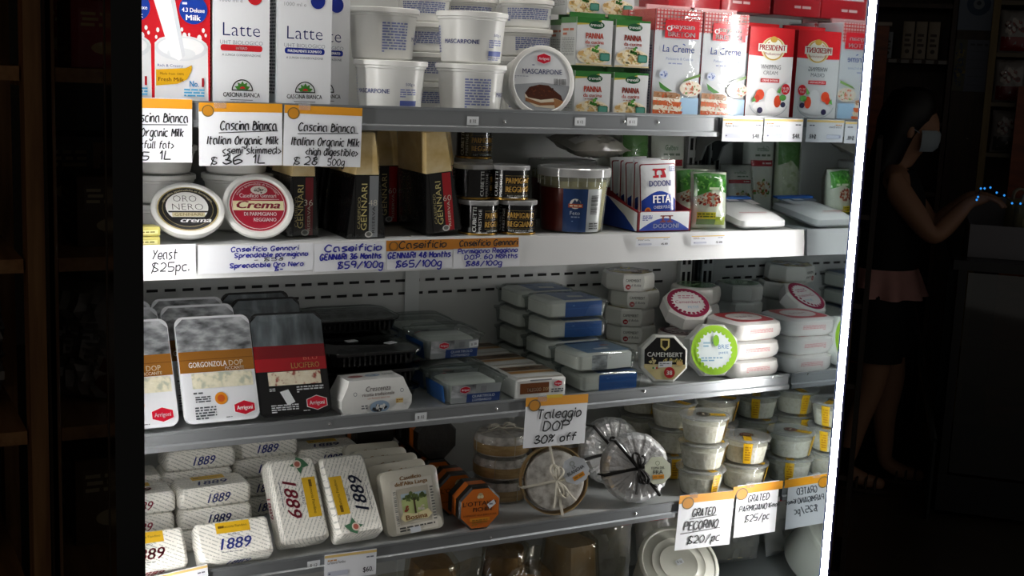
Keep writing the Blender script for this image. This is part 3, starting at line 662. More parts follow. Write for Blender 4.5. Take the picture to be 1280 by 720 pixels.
# ------------------------------------------------------------------ second shelf
z = PZ[2]; GW = 'low white tubs on the second shelf'
def low_tub(root): tub_shape(root, .05, .042, .040)
for i in range(3): place('low_tub', low_tub, 'cheese_tub', ['low white tub at the bottom of the stack by the black post', 'low white tub in the middle of the stack by the black post', 'low white tub on top of the stack by the black post'][i], 'tub', (X(196, 1.818, z) + .002 * i, 1.815, z + .0405 * i), (0, 0, i), GW)
for i in range(3): place('low_tub', None, 'cheese_tub', 'low white tub, %s from below in the stack behind the two round lids' % ORD[i] if i else 'lowest white tub in the stack behind the two round lids', 'tub', (X(297, 1.802, z) + .002 * (i % 2), 1.812, z + .0405 * i), (0, 0, i), GW)
def spread(kind):
    def b(root):
        tub_shape(root, .047, .041, .022)
        p = Print(.3, .2)
        if kind == 'oro':
            p.ell(0, 0, 42, 42, 'B9A873', 40).ell(0, 0, 40, 40, '17181A', 40).ring(0, 0, 34, 35, '8A7F58').ell(-1, 3, 29, 29, 'F1F1EE', 36)
            p.text('ORO', -3, 13, 13, '1A1A1A', bold=-.02, width=32).text('NERO', 0, -3, 13, '1A1A1A', bold=-.02, width=42).rect(-27, -8, 27, -5, '2A2A2A').rect(-22, -16, 22, -8, 'D9CFA6').text('GENNARI', 0, -14.5, 5.5, '7A6A3A', width=38)
            p.poly([(-24, -17), (29, -17), (24, -24), (12, -30), (-8, -31), (-18, -26)], '17181A').text('crema', 9, -27, 9.5, 'FFFFFF', bold=.03, shear=.3, width=42)
            p.text('specialita spalmabile al formaggio', 0, 33.5, 3.4, 'E6DFC0', arc=34, width=84)
        else:
            p.ell(0, 0, 42, 42, 'E9E2DC', 40).ell(0, 0, 40.5, 40.5, 'A51E34', 40).ring(0, 0, 37, 37.8, 'E8D8D8')
            p.rect(-36, -8, 36, 7, 'E6DEB4', 1).text('Crema', 0, -5, 12.5, '8A1830', bold=.03, shear=.3, width=62)
            p.text('Caseificio Gennari', 0, 12, 7, 'F4ECEC', bold=.01, width=52).ell(2, 24, 12, 7, 'D9D3CB', 18).scatter(2, 24, 10, 5, ['8A8078', 'B5ADA4', '6A6058'], 14, 1.4, 2.6, 4).rect(-10, 8.4, 30, 9.4, 'D8B8B8')
            p.text('DI PARMIGIANO', 2, -17, 6, 'F6EEEE', bold=.015, width=46).text('REGGIANO', 8, -26, 6, 'F6EEEE', bold=.015, width=32).text('crema spalmabile di formaggio', 0, 32, 3.4, 'F0DADA', arc=33, width=70)
        p.build('lid_print', root, top(.0201), sc=.00096)
    return b
def lean(px, Y, phi): return (X(px, Y, z + .03), Y, z + max(.0488 * math.sin(rad(phi)), .022 * math.cos(rad(phi)) + .041 * math.sin(rad(phi))) + .001)
place_at('oro', spread('oro'), 'cheese_tub', 'round tub of cheese spread with a black and white lid, tilted forward', 'tub', (0, 0, .022), lean(235, 1.692, 40), (rad(40), 0, rad(-8)), 'tilted spread tubs')
place_at('crema', spread('crema'), 'cheese_tub', 'round tub of cheese spread with a red and cream lid, tilted forward', 'tub', (0, 0, .022), lean(323, 1.690, 58), (rad(58), 0, rad(-10)), 'tilted spread tubs')
def yeast(root):
    mb = MB(); mb.prism(lambda i: rrect(.03 - 2*i, .03 - 2*i, .003), [(0, .001), (.001, 0), (.011, 0), (.012, .001)], mat('C9C06A', .4, var=.15)); part('packet_body', mb, root)
    Print().rect(-11, 3, 11, 8, 'E8E4A0').rows(-10, 4, 10, 7, 1, '7A7430', 3).build('front_print', root, front(-.015), sc=.001)
for i in range(2): place('yeast', yeast, 'yeast_packet', 'small yellow yeast packet by the black post, %s' % ['on the shelf', 'on top of another'][i], 'packet', (X(183, 1.662, z), 1.662 + .003 * (i % 2), z + .0126 * i), (0, 0, .1 * i), 'yeast packets')
# -- cheese wedges in black film ----------------------------------
chz = ramp_mat('hard_cheese', [(.3, 'D9BA78'), (.55, 'EBD29A'), (.75, 'F3E0B4')], scale=45, rough=.3, coat=.7, bump=.25)
blk = mat('0B0B0C', .22, coat=.6, bump=.3, scale=30)
def wedge(wb, wt, h, d, split, strip, num, word):
    def b(root):
        def ring(z_):
            w_ = wb + (wt - wb) * z_ / h; return [(-w_/2, -d/2, z_), (w_/2, -d/2, z_), (w_*.42, d/2, z_), (-w_*.42, d/2, z_)]
        mb = MB(); mb.loft([ring(0), ring(split)], blk, cap1=False); part('black_wrapper', mb, root, smooth=False)
        mb = MB(); mb.loft([ring(split + .0004), ring(h * .985), [(x * .8, y * .96, h) for x, y, q in ring(h)]], chz); part('cheese_wedge', mb, root, smooth=False)
        p = Print(.3, .4); H = split * 1000; W = min(34, wb * 1000 * .62); p.rect(-W/2, 2, W*.1, H - 1, '0A0A0A').rect(W*.1, 2, W/2, H - 1, strip)
        p.text('GENNARI', -W*.0, 12, 9, 'E0D28C', rot=rad(90), width=H - 24, align='l').text('CASEIFICIO', -W*.28, 14, 4.6, 'B8AC78', rot=rad(90), width=H*.5, align='l')
        p.text(num, W*.26, H*.52, 9, 'E6E0D2', width=13, bold=-.01).text(word, W*.36, 8, 4.4, 'D8D0C0' if strip != '8F9396' else '1A1A1A', rot=rad(90), width=H*.42, align='l').ell(W*.1, 6, 6, 4.5, 'C9C9C4', 12).ell(W*.1, 6.5, 4, 3, '6A6A66', 10)
        p.build('label_print', root, front(-d/2 - .0008), sc=.001)
        part('clear_film', MB().loft([[(x * 1.05, y * 1.03, z_) for x, y, z_ in ring(.001)], [(x * 1.12, y * 1.03, z_) for x, y, z_ in ring(h * 1.005)]], clear('FFFFFF', .03, bump=.6, scale=22)), root, smooth=False)
    return b
GN = 'hard cheese wedges in black film'
W36 = wedge(.046, .028, .125, .105, .085, '7A1420', '36', 'RISERVA'); W48 = wedge(.058, .02, .15, .112, .09, '8F9396', '48', 'RISERVA'); W60 = wedge(.056, .03, .15, .112, .088, 'B0121E', '60', 'RISERVA')
for i in range(2): place('w36', W36, 'cheese_wedge_pack', ['cheese wedge in black film with a dark red strip', 'cheese wedge in black film behind the dark red strip one'][i], 'cheese', (X(380, 1.70, z) + .014 * i, 1.70 + .056 + .115 * i, z), (0, 0, rad(-1)), GN)
for i in range(2): place('w48', W48, 'cheese_wedge_pack', ['cheese wedge in black film with a grey strip', 'cheese wedge in black film behind the grey strip one'][i], 'cheese', (X(458, 1.668, z) - .002 * i, 1.668 + .058 + .124 * i, z), (0, 0, 0), GN)
for i, (px, Y, ry) in enumerate(((556, 1.674, -7), (484, 1.80, -1), (556, 1.808, -4))):
    place('w60', W60, 'cheese_wedge_pack', ['leaning cheese wedge in black film with a bright red strip', 'cheese wedge in black film between the grey strip and bright red strip ones', 'cheese wedge in black film behind the leaning bright red strip one'][i], 'cheese', (X(px, Y, z), Y + .0595, z + .0045 + .001 * (ry < -4)), (0, rad(ry), 0), GN)
# -- black tins ---------------------------------------------------
gold = mat('B08A42', .25, metal=.8)
def tin(root):
    mb = MB(); mb.lathe([(.0275, 0), (.0295, .001), (.0295, .003), (.0285, .004), (.0285, .044), (.0295, .045)], mat('0D0D0E', .2, coat=.6), 32); part('tin_body', mb, root)
    mb = MB(); mb.lathe([(.0285, -.0002), (.0298, 0), (.0298, .0028), (.0285, .0032)], gold, 32); part('bottom_rim', mb, root)
    mb = MB(); mb.lathe([(.0302, .0445), (.0308, .0455), (.0308, .0505), (.029, .0515), (.028, .0505), (.001, .0505)], clear('D8DAD8', .10, haze=.45), 32); part('lid', mb, root)
    p = Print(.25, .3)
    p.text('CUBETTI', -26, 4.5, 6.2, 'E6E6E4', bold=.02, rot=rad(90), width=37, align='l').text('PRESTIGE', -18.5, 4.5, 4.4, 'E6E6E4', rot=rad(90), width=34, align='l')
    for r, wd in enumerate(('REGGIANO', 'PARMIGIANO')): p.text(wd, 9, 12 + r * 13, 9, 'C79A48', bold=.04, width=44)
    for zz in (9, 22.5, 36): p.rect(-14, zz, 32, zz + .9, '6A5A36', 8)
    for k in range(6): p.rect(-14 + k * 9, 9, -13.2 + k * 9, 36, '3A3224')
    p.text('NET WEIGHT 120 g', 9, 5, 2.6, 'D8D8D0', width=38).rows(44, 8, 66, 38, 8, '9A9A92', 4).text('CUBETTI', -98, 4.5, 6.2, 'E6E6E4', bold=.02, rot=rad(90), width=37, align='l')
    p.build('band_print', root, cone(.0288, .0288, .045), sc=.001, sub=5)
GT = 'black tins of cheese cubes'
for px, Y, lay, r, lb in ((597, 1.70, 0, 20, 'black cheese tin on the shelf beside the leaning wedge'), (645, 1.695, 0, -30, 'black cheese tin on the shelf beside the clear bucket'), (589, 1.715, 1, 60, 'black cheese tin of the second layer, its words turned away'), (634, 1.70, 1, -12, 'black cheese tin of the second layer with gold words facing out'), (589, 1.83, 0, 0, 'black cheese tin at the bottom of the rear stack'), (589, 1.83, 1, 30, 'black cheese tin in the middle of the rear stack'), (589, 1.83, 2, -8, 'black cheese tin on top of the rear stack')):
    place('tin', tin, 'cheese_tin', lb, 'tin', (X(px, Y, z), Y, z + lay * .0522), (0, 0, rad(r)), GT)
# -- clear feta buckets -------------------------------------------
def bucket(root):
    mb = MB(); mb.lathe([(.047, 0), (.0495, .002), (.054, .08), (.0565, .0805), (.0565, .086), (.0545, .0865), (.0545, .093)], clear('E6E8E0', .06, haze=.12), 40, cap1=False); part('bucket_body', mb, root)
    mb = MB(); mb.lathe([(.0465, .003), (.0525, .0795)], mat('CFC79A', .4), 36); part('brine', mb, root, label='pale yellow brine with cheese')
    mb = MB(); mb.lathe([(.0572, .086), (.0585, .087), (.0585, .0985), (.057, .1), (.054, .1), (.053, .098), (.001, .098)], clear('F0F2F0', .08, haze=.5), 40); part('lid', mb, root)
    p = Print(.3, .3); p.rect(-75, 2, -22, 69, '5A1E16', 8).rect(-22, 2, 18, 69, '1C3A6A', 8).rect(18, 2, 46, 69, 'BFC4C4', 6)
    p.ell(-2, 46, 9, 8, 'E8E6DE', 16).poly([(-9, 44), (-3, 53), (0, 49), (3, 54), (8, 44)], '2A3A5A').rect(-13, 40, 10, 46, 'B5502E').rows(-11, 41, 8, 45, 1, 'F0E0C0', 3).text('Feto', -2, 29, 6, 'D8DEE8', width=16).rows(-8, 24, 6, 27, 1, '9AAAC8', 3).rows(-7, 18, 5, 20, 1, '9AAAC8', 4)
    p.bars(24, 30, 38, 60, '1A1A1A', 15, vertical=False).rect(22, 5, 42, 18, 'A5AAAA', 3).rows(23, 6, 41, 17, 3, '3A3A3A', 5)
    p.build('label_print', root, cone(.0498, .0545, .08), sc=.001, sub=6)
    mb = MB()
    for k in range(24):
        a = k * math.pi / 12; T_ = Matrix.Rotation(a, 4, 'Z'); mb.box(-.0006, .0006, -.0568, -.0555, .0725, .0855, mat('C9CCC0', .3), T_)
    part('grip_ribs', mb, root)
for i, (px, Y) in enumerate(((714, 1.715), (700, 1.868))): place('bucket', bucket, 'feta_bucket', ['clear lidded feta bucket with a blue label on the shelf front', 'clear lidded feta bucket behind the other one'][i], 'bucket', (X(px, Y, z), Y, z), (0, 0, rad(-24)), 'feta buckets')
# -- feta sachets in their tray -----------------------------------
def pouch_fn(w, h, t, pw=2.5):
    def bul(u, v):
        a = max(0., 1 - abs(2*u/w) ** pw) ** .6; b = max(0., 1 - abs(2*v/h - 1) ** 4) ** .6; return t/2 * a * b
    return bul
def pouch_body(w, h, t, mt, nx=14, nz=14, wob=.0, seed=1):
    rnd = random.Random(seed); bul = pouch_fn(w, h, t); mb = MB(); vs = []; fs = []
    for sgn in (-1, 1):
        for j in range(nz + 1):
            for i in range(nx + 1):
                u, v = w*(i/nx - .5), h*j/nz; e = (i in (0, nx) or j in (0, nz)); q = bul(u, v) * (1 + (0 if e else rnd.uniform(-wob, wob)))
                vs.append((u, sgn * (q + .0003), v))
    n1 = (nx + 1) * (nz + 1)
    for s_ in (0, 1):
        for j in range(nz):
            for i in range(nx): a = s_*n1 + j*(nx+1) + i; fs.append((a, a+1, a+nx+2, a+nx+1))
    edge = [i for i in range(nx)] + [j*(nx+1) + nx for j in range(nz)] + [nz*(nx+1) + nx - i for i in range(nx)] + [(nz-j)*(nx+1) for j in range(nz)]
    for k in range(len(edge)): a, b = edge[k], edge[(k+1) % len(edge)]; fs.append((b, a, a + n1, b + n1))
    mb.add(vs, fs, mt); return mb
def pouch_map(w, h, t): bul = pouch_fn(w, h, t); return lambda u, v, hh: (u, -bul(u, v) - .0004 - hh * 1.6, v)
def dodoni(root):
    w, h, t = .072, .108, .014; part('sachet_body', pouch_body(w, h, t, mat('E3E4E6', .25, coat=.5)), root)
    p = Print(.25, .4); p.rr(-36, 4, 36, 92, 3, '8E2430').rr(-34.5, 5.5, 34.5, 90.5, 3, 'E6E8EA')
    p.poly([(-34, 6)] + [(-34 + 68*i/12, 40 + 13*math.sin(math.pi*i/12)) for i in range(13)] + [(34, 6)], '1E3E9C')
    for sx in (-1, 1): p.poly([(sx*1.5, 72), (sx*13, 72), (sx*13, 75), (sx*9, 75), (sx*9, 84), (sx*1.5, 84), (sx*5.5, 80), (sx*5.5, 76), (sx*1.5, 76)], 'B5202C')
    p.rect(-13, 82.5, 13, 85, 'B5202C').text('DODONI', 1, 60, 8.6, '1C2E74', bold=.02, width=44).text('FETA', 4, 36, 12, 'FFFFFF', bold=.03, width=36).text('CHEESE P.D.O.', 4, 28, 4.4, 'E6EAF6', bold=.01, width=34).rows(20, 80, 32, 88, 3, '6A74A8', 4)
    p.ell(-24, 24, 6, 6.5, 'D9862C', 16).ell(-24, 24, 4, 4.4, 'B5402C', 12).ell(20, 12, 18, 8, 'E8DCD0', 18).scatter(20, 11, 15, 6, ['B53A2C', 'D06A4C', 'E8D0B8', '5A7A3A'], 26, 1, 2.6, 4)
    p.build('face_print', root, pouch_map(w, h, t), sc=(.00096, .00112), sub=9)
xt, wt_ = col_span(796, 863, 1.664, z); yt0, yt1 = 1.664, 1.785
def fetatray(root):
    card = mat('8A1C26', .45); W, D = wt_, yt1 - yt0
    mb = MB(); mb.box(-W/2, W/2, -D/2, -D/2 + .0012, 0, .033, card); mb.box(-W/2, W/2, D/2 - .0012, D/2, 0, .06, card); mb.box(-W/2, W/2, -D/2, D/2, 0, .0012, card)
    for sx in (-1, 1):
        x0 = sx * (W/2 - .0006); prof = [(-D/2, 0), (D/2, 0), (D/2, .06), (D/2 - .04, .058), (-D/2 + .03, .040), (-D/2, .034)]
        mb.loft([[(x, a, b_) for a, b_ in prof] for x in (x0 - .0006, x0 + .0006)], card)
    part('card_tray', mb, root, smooth=False)
    p = Print(.4); p.rr(-31, 2, 31, 32, 1.5, 'E6E8EA').poly([(-31, 2)] + [(-31 + 62*i/12, 4 + 18*math.sin(math.pi*i/12)) for i in range(13)] + [(31, 2)], '1E3E9C').text('DODONI', 2, 6, 7.4, 'E9ECF4', bold=.02, width=32)
    for sx in (-1, 1): p.poly([(2 + sx*1, 15), (2 + sx*8, 15), (2 + sx*8, 17), (2 + sx*5.5, 17), (2 + sx*5.5, 26), (2 + sx*1, 26), (2 + sx*3.5, 23), (2 + sx*3.5, 18), (2 + sx*1, 18)], '7A2A20')
    p.rect(-6, 24.6, 10, 26.4, '7A2A20').rows(-28, 18, -16, 27, 4, '4A58A0', 4)
    p.build('front_print', root, front(-D/2), sc=(W / 68, .001))
    Print(.4).poly([(-64, 1.5), (64, 1.5), (64, 33), (40, 38), (-20, 52), (-64, 56)], 'D3D6DA').poly([(-64, 1.5), (60, 1.5), (48, 10), (26, 24), (0, 37), (-30, 52), (-64, 55)], '1E3E9C').build('side_print', root, lambda u, v, hh: (-W/2 - hh, -u, v), sc=D / 130)
place('fetatray', fetatray, 'display_tray', 'red, white and blue card tray holding the feta sachets', 'tray', (xt, (yt0 + yt1) / 2, z))
for i in range(5): place('dodoni', dodoni, 'feta_sachet', ['front feta sachet standing in the card tray', 'second feta sachet in the card tray', 'third feta sachet in the card tray', 'fourth feta sachet in the card tray', 'hindmost feta sachet in the card tray'][i], 'sachet', (xt - .001 - (.0015 if i % 2 else 0), 1.682 + .0205 * i, z + .0042), (rad(-4), rad(-2 + 3 * (i % 2)), 0), 'feta sachets in the card tray')
# -- salad and cheese bags ----------------------------------------
film = clear('F4F6F2', .06, bump=.7, scale=26)
def bagb(w, h, t, base, drawing, wrap=True, seed=2, wob=.12, coat=.6):
    def b(root):
        part('bag_body', pouch_body(w, h, t, mat(base, .28, coat=coat, bump=.45, scale=30), wob=wob, seed=seed), root)
        p = Print(.25, .5); drawing(p, w*1000, h*1000)
        if p.it: p.build('face_print', root, pouch_map(w, h, t * 1.12), sc=.001, sub=8)
        if wrap: part('clear_film', pouch_body(w + .003, h + .004, t * 1.45 + .004, film, seed=seed), root, loc=(0, 0, -.001))
    return b
def d_green(p, W, H):
    p.poly([(-W*.46, H*.96), (-W*.1, H*.99), (W*.46, H*.95), (W*.46, H*.62), (W*.1, H*.7), (-W*.46, H*.55)], '3F8A2E').scatter(0, H*.8, W*.4, H*.12, ['5AA83C', '2E6E22', '7ABF52'], 40, 1.5, 4, 5)
    p.scatter(-W*.05, H*.5, W*.32, H*.12, ['8A2A22', 'A5402C', '6A1E1A', 'C88A6A'], 50, 1.2, 3.6, 6).rect(-W*.4, H*.06, W*.2, H*.16, '5A7A2A').rect(-W*.4, H*.16, W*.1, H*.28, 'D8C82C').rows(-W*.38, H*.18, W*.08, H*.27, 2, '5A6A1A', 4).rect(W*.1, H*.06, W*.4, H*.2, 'A8B838').rows(-W*.1, H*.66, W*.35, H*.74, 1, 'E0F0D0', 6)
def d_white(p, W, H):
    p.rect(-W*.36, H*.6, W*.36, H*.68, 'B52A38').rows(-W*.3, H*.62, W*.3, H*.66, 1, 'F0D8D8', 2).text('Galbani', 0, H*.8, H*.07, '3A7A4A', width=W*.4, shear=.2).rows(-W*.25, H*.72, W*.25, H*.77, 1, '7A8A7A', 3).scatter(0, H*.3, W*.28, H*.12, ['C88A5A', 'E6D8BE', 'B55A3A', '5A8A3A'], 40, 2, 4.5, 4)
def d_pale(p, W, H): p.poly([(-W*.46, H*.96), (W*.46, H*.96), (W*.46, H*.6), (0, H*.66), (-W*.46, H*.5)], '5A8A4A').scatter(0, H*.35, W*.4, H*.3, ['C9D2B8', 'B5C2A0', 'DDE2CC'], 30, 3, 7, 3)
GB = 'bags at the mirror end of the second shelf'
greenb = bagb(.062, .092, .03, 'D9DED2', d_green); whiteb = bagb(.068, .088, .026, 'E3E3DF', d_white, seed=5); paleb = bagb(.056, .095, .026, 'CDD3BE', d_pale, seed=8)
place('greenb', greenb, 'salad_bag', 'green topped clear bag with a reddish filling, standing at the shelf front', 'bag', (X(889, 1.67, z), 1.68, z + .002), (rad(-7), rad(0), rad(-14)), GB)
place('greenb', None, 'salad_bag', 'green topped clear bag peeping out between sachets and its twin', 'bag', (X(866, 1.735, z), 1.745, z + .002), (rad(-4), 0, rad(-10)), GB)
place('whiteb', whiteb, 'cheese_bag', 'white bag with a red band standing against the back panel', 'bag', (XR - .039, 1.875, z + .003), (rad(-10), 0, rad(4)), GB)
tallb = bagb(.072, .142, .026, 'E4E6E2', d_white, seed=9); tallp = bagb(.058, .145, .026, 'CDD3BE', d_pale, seed=8)
xb = X(800, 1.895, z)
place('tallp', tallp, 'salad_bag', 'tall pale green bag behind the feta sachets', 'bag', (xb - .012, 1.905, z + .002), (rad(-2), 0, 0), GB)
place('tallb', tallb, 'cheese_bag', 'tall white bag with a red band rising behind the feta sachets', 'bag', (xb + .060, 1.903, z + .002), (rad(-2), 0, 0), GB)
def flatpack(root):
    w, d = .095, .12
    mb = MB(); mb.prism(lambda i: rrect(w - 2*i, d - 2*i, .012), [(0, .006), (.005, 0), (.014, .001), (.021, .012), (.023, .03)], mat('DFE1E1', .3, coat=.6, bump=.6, scale=24)); part('pack_body', mb, root)
    p = Print(.3, .4).rect(-40, 30, 44, 52, '6A6E74').rect(-44, 52, 44, 56, '2C62B0').rect(-10, 36, 12, 46, 'E6E6E4').rect(22, 12, 40, 42, 'EDEDEA').rect(-40, -40, 16, -37, 'B5686C')
    p.build('top_print', root, top(.0231), sc=.001)
    mb = MB(); mb.box(-w/2 + .004, w/2 - .004, d/2 - .012, d/2, .0235, .0262, mat('2C62B0', .4)); part('blue_edge', mb, root)
place('flatpack', flatpack, 'cheese_pack', 'flat white cheese pack with a blue edge, lying beside the mirror', 'pack', (X(952, 1.66, z) + .002, 1.712, z + .0105), (rad(9), 0, rad(-3)))
# -- parcels on the rear bucket -----------------------------------
def parcel(root):
    part('bag_body', pouch_body(.12, .085, .03, mat('A9A59A', .35, coat=.6, bump=.9, scale=22), wob=.35, seed=4), root)
    p = Print(.3, .4).rect(-30, 40, 40, 62, '7A1E26').rows(-26, 44, 36, 58, 2, 'D8C0C0', 3).rect(-52, 12, 0, 34, 'D3D1CC'); p.build('face_print', root, pouch_map(.12, .085, .034), sc=.001, sub=8)
place('parcel', parcel, 'cheese_bag', 'crumpled pale bag with a dark red label lying on the rear bucket', 'bag', (X(735, 1.85, z + .12) + .0, 1.80, z + .119), (rad(-78), 0, rad(6)), None)
# ------------------------------------------------------------------ paper signs
def card(w, h, drawing, thick=.0006, tilt=0):
    def b(root):
        mb = MB(); mb.box(-w/2, w/2, -thick/2, thick/2, 0, h, mat('ECEEF2', .5)); part('card_sheet', mb, root)
        p = Print(.5); drawing(p); p.build('front_print', root, front(-thick/2), sc=(w / SIGN['w'], h / SIGN['h']))
        mb = MB(); mb.box(-w/2 + .02, -w/2 + .036, -.0012, .0008, h - .006, h + .003, clear('FFFFFF', .1, haze=.2)); part('holder_clip', mb, root)
    return b
SIGN = {}
INK = '16181C'; BLUE = '20249A'; ORG = 'E39A1E'
def sign(corner, drawing, name, label, Y, rot=(0, 0, 0), cat='sign', bld=card):
    """corner: photo pixels of left, top, right, bottom of the card"""
    l, t, r, b_ = corner; zt = at((l+r)/2, t, Y=Y).z; zb = at((l+r)/2, b_, Y=Y).z; x0, x1 = X(l, Y, (zt+zb)/2), X(r, Y, (zt+zb)/2)
    SIGN['w'], SIGN['h'] = r - l, b_ - t
    return place(label, bld(x1 - x0, zt - zb, drawing), name, label, cat, ((x0+x1)/2, Y, zb), rot, 'handwritten price cards' if bld is card else 'small printed price cards')
def head(p, w, h, dot=True, oh=10):
    p.rect(-w/2, h - oh, w/2, h, ORG)
    if dot: p.ell(-w/2 + 11, h - 10, 7, 7, 'C8861C', 18).ring(-w/2 + 11, h - 10, 6.2, 7.4, '6A5A3A')
def s1(p): head(p, 104, 78, oh=11); H = 78; p.hand('Cascina Bianca', -26, H - 33, 11, INK, width=70).line([(-28, H - 37), (46, H - 34)], 1, INK).hand('Italian Organic Milk', -42, H - 51, 10, INK, width=88).hand('<semi skimmed>', -24, H - 63, 9, INK, width=74).hand('$', -38, H - 76, 9, INK, width=7).hand('36', -24, H - 76, 12, INK, width=24).hand('1L', 14, H - 75, 11, INK, width=15)
def s2(p): head(p, 97, 75, oh=10); H = 75; p.hand('Cascina Bianca', -31, H - 31, 10, INK, width=70).line([(-32, H - 35), (44, H - 32)], 1, INK).hand('Italian Organic Milk', -39, H - 49, 10, INK, width=84).hand('<high digestible>', -22, H - 61, 9, INK, width=66).hand('$', -36, H - 73, 9, INK, width=7).hand('28', -23, H - 73, 10, INK, width=15).hand('500g', 6, H - 73, 8, INK, width=21)
def s0(p): head(p, 104, 80, oh=12); H = 80; p.hand('Cascina Bianca', -26, H - 29, 11, INK, width=72).line([(-28, H - 33), (46, H - 32)], 1, INK).hand('Italian Organic Milk', -46, H - 47, 10, INK, width=86).hand('<full fat>', -14, H - 62, 9, INK, width=42).hand('$ 35', -38, H - 77, 10, INK, width=34).hand('1L', 10, H - 76, 11, INK, width=14)
ys = SY[1] - .006
sign((136, 122, 240, 203), s0, 'price_card', 'orange-headed handwritten card for whole milk, cut off by the black post', ys)
sign((249, 130, 353, 207), s1, 'price_card', 'orange-headed handwritten card for semi skimmed milk', ys, (0, rad(-.6), 0))
sign((354, 133, 451, 208), s2, 'price_card', 'orange-headed handwritten card for easily digested milk', ys, (0, rad(1.0), 0))
# papers on the second rail
def paper(w, h, drawing):
    def b(root):
        mb = MB(); mb.box(-w/2, w/2, -.0002, .0002, 0, h, mat('EDEFF4', .4, coat=.2)); part('paper_slip', mb, root)
        p = Print(.5); drawing(p); p.build('front_print', root, front(-.0002), sc=(w / SIGN['w'], h / SIGN['h']))
    return b
def r0(p): p.hand('Yeast', -21, 18, 12, INK, width=30, wd=1.1).hand('$25pc.', -22, 3, 11, INK, width=46, wd=1.1)
def r1(p): p.hand('Caseificio Gennari', -32, 26, 5.5, BLUE, width=84, wd=1).hand('Spreadable parmigiano', -28, 18.5, 5.5, BLUE, width=92, wd=1).hand('- $58', -4, 13.5, 4, '33333A', width=36, wd=.6).hand('Spreadable Oro Nero', -34, 6, 5.5, BLUE, width=92, wd=1).hand('$-', 22, 1, 4.5, BLUE, width=10, wd=1)
def r2(p): p.hand('Caseificio', -32, 24, 8, BLUE, width=70, wd=1.3).hand('GENNARI 36 Months', -38, 14, 7, BLUE, width=76, wd=1.3).hand('$59/100g', -16, 3, 8, BLUE, width=56, wd=1.3)
def r3(p): p.rect(-42, 23, 42, 36, 'C27A1C').hand('Caseificio', -26, 26, 8.5, INK, width=58, wd=1.1).ring(-33, 29, 4.6, 5.6, '5A4A2A').hand('GENNARI 48 Months', -40, 14, 7, BLUE, width=78, wd=1.3).hand('$65/100g', -30, 3, 8, BLUE, width=56, wd=1.3)
def r4(p): p.rect(-42, 24, 40, 36, 'C27A1C').hand('Caseificio Gennari', -34, 27, 7, INK, width=72, wd=1).hand('Parmigiano Reggiano', -36, 18, 5.5, BLUE, width=74, wd=1).hand('D.O.P. 60 Months', -28, 10.5, 5.5, BLUE, width=66, wd=1).hand('$88/100g', -26, 2.5, 5.8, BLUE, width=44, wd=1.1)
yr = SY[2] - .0052
for lr, dr, lb in (((178, 306, 245, 342), r0, 'handwritten slip with the price of yeast'), ((248, 306, 392, 340), r1, 'handwritten blue slip for the two cheese spreads'), ((393, 304, 483, 338), r2, 'handwritten blue slip for thirty-six month cheese'), ((484, 301, 566, 336), r3, 'orange-headed handwritten blue slip for forty-eight month cheese'), ((567, 299, 650, 334), r4, 'orange-headed handwritten blue slip for sixty month cheese')):
    sign(lr, dr, 'price_slip', lb, yr, (rad(-3.5), 0, 0), bld=paper)
def small(tl, tr):
    def d(p): p.rect(-50, 28, 50, 31, 'E0C27A').text(tl, -44, 20, 3.6, '3A3E4A', align='l', width=34).rows(-44, 23, -14, 26, 1, 'C8945A', 3).rr(-44, 5, -4, 11, 2.5, 'C3C7D6').rows(-42, 6.5, -6, 9.5, 1, '5A5E78', 4).text(tr, 44, 5, 6.5, '1E2030', align='r', bold=.01, width=20).rows(30, 22, 44, 25, 1, '6A6E7A', 5)
    return d
def scard(l, t, r, b_, Y, tl, tr, label, rot=(0, 0, 0)):
    zt = at((l+r)/2, t, Y=Y).z; zb = at((l+r)/2, b_, Y=Y).z; x0, x1 = X(l, Y, (zt+zb)/2), X(r, Y, (zt+zb)/2); SIGN['w'], SIGN['h'] = 100, 32
    place(label, paper(x1 - x0, zt - zb, small(tl, tr)), 'price_card', label, 'sign', ((x0+x1)/2, Y, zb), rot, 'small printed price cards')
y1 = SY[1] - .008
scard(903, 148, 953, 177, y1, 'Paysan Breton', '$48.', 'small printed price card under the gingham topped cream cartons')
scard(955, 148, 1003, 177, y1, 'Creme Entiere', '$48.', 'small printed price card under the red topped whipping cream')
scard(795, 296, 837, 308, yr - .001, 'Feta 200g', '68', 'small price strip under the feta tray')
scard(864, 294, 905, 306, yr - .001, 'Halloumi 250g', '58', 'small price strip under the green topped bag')
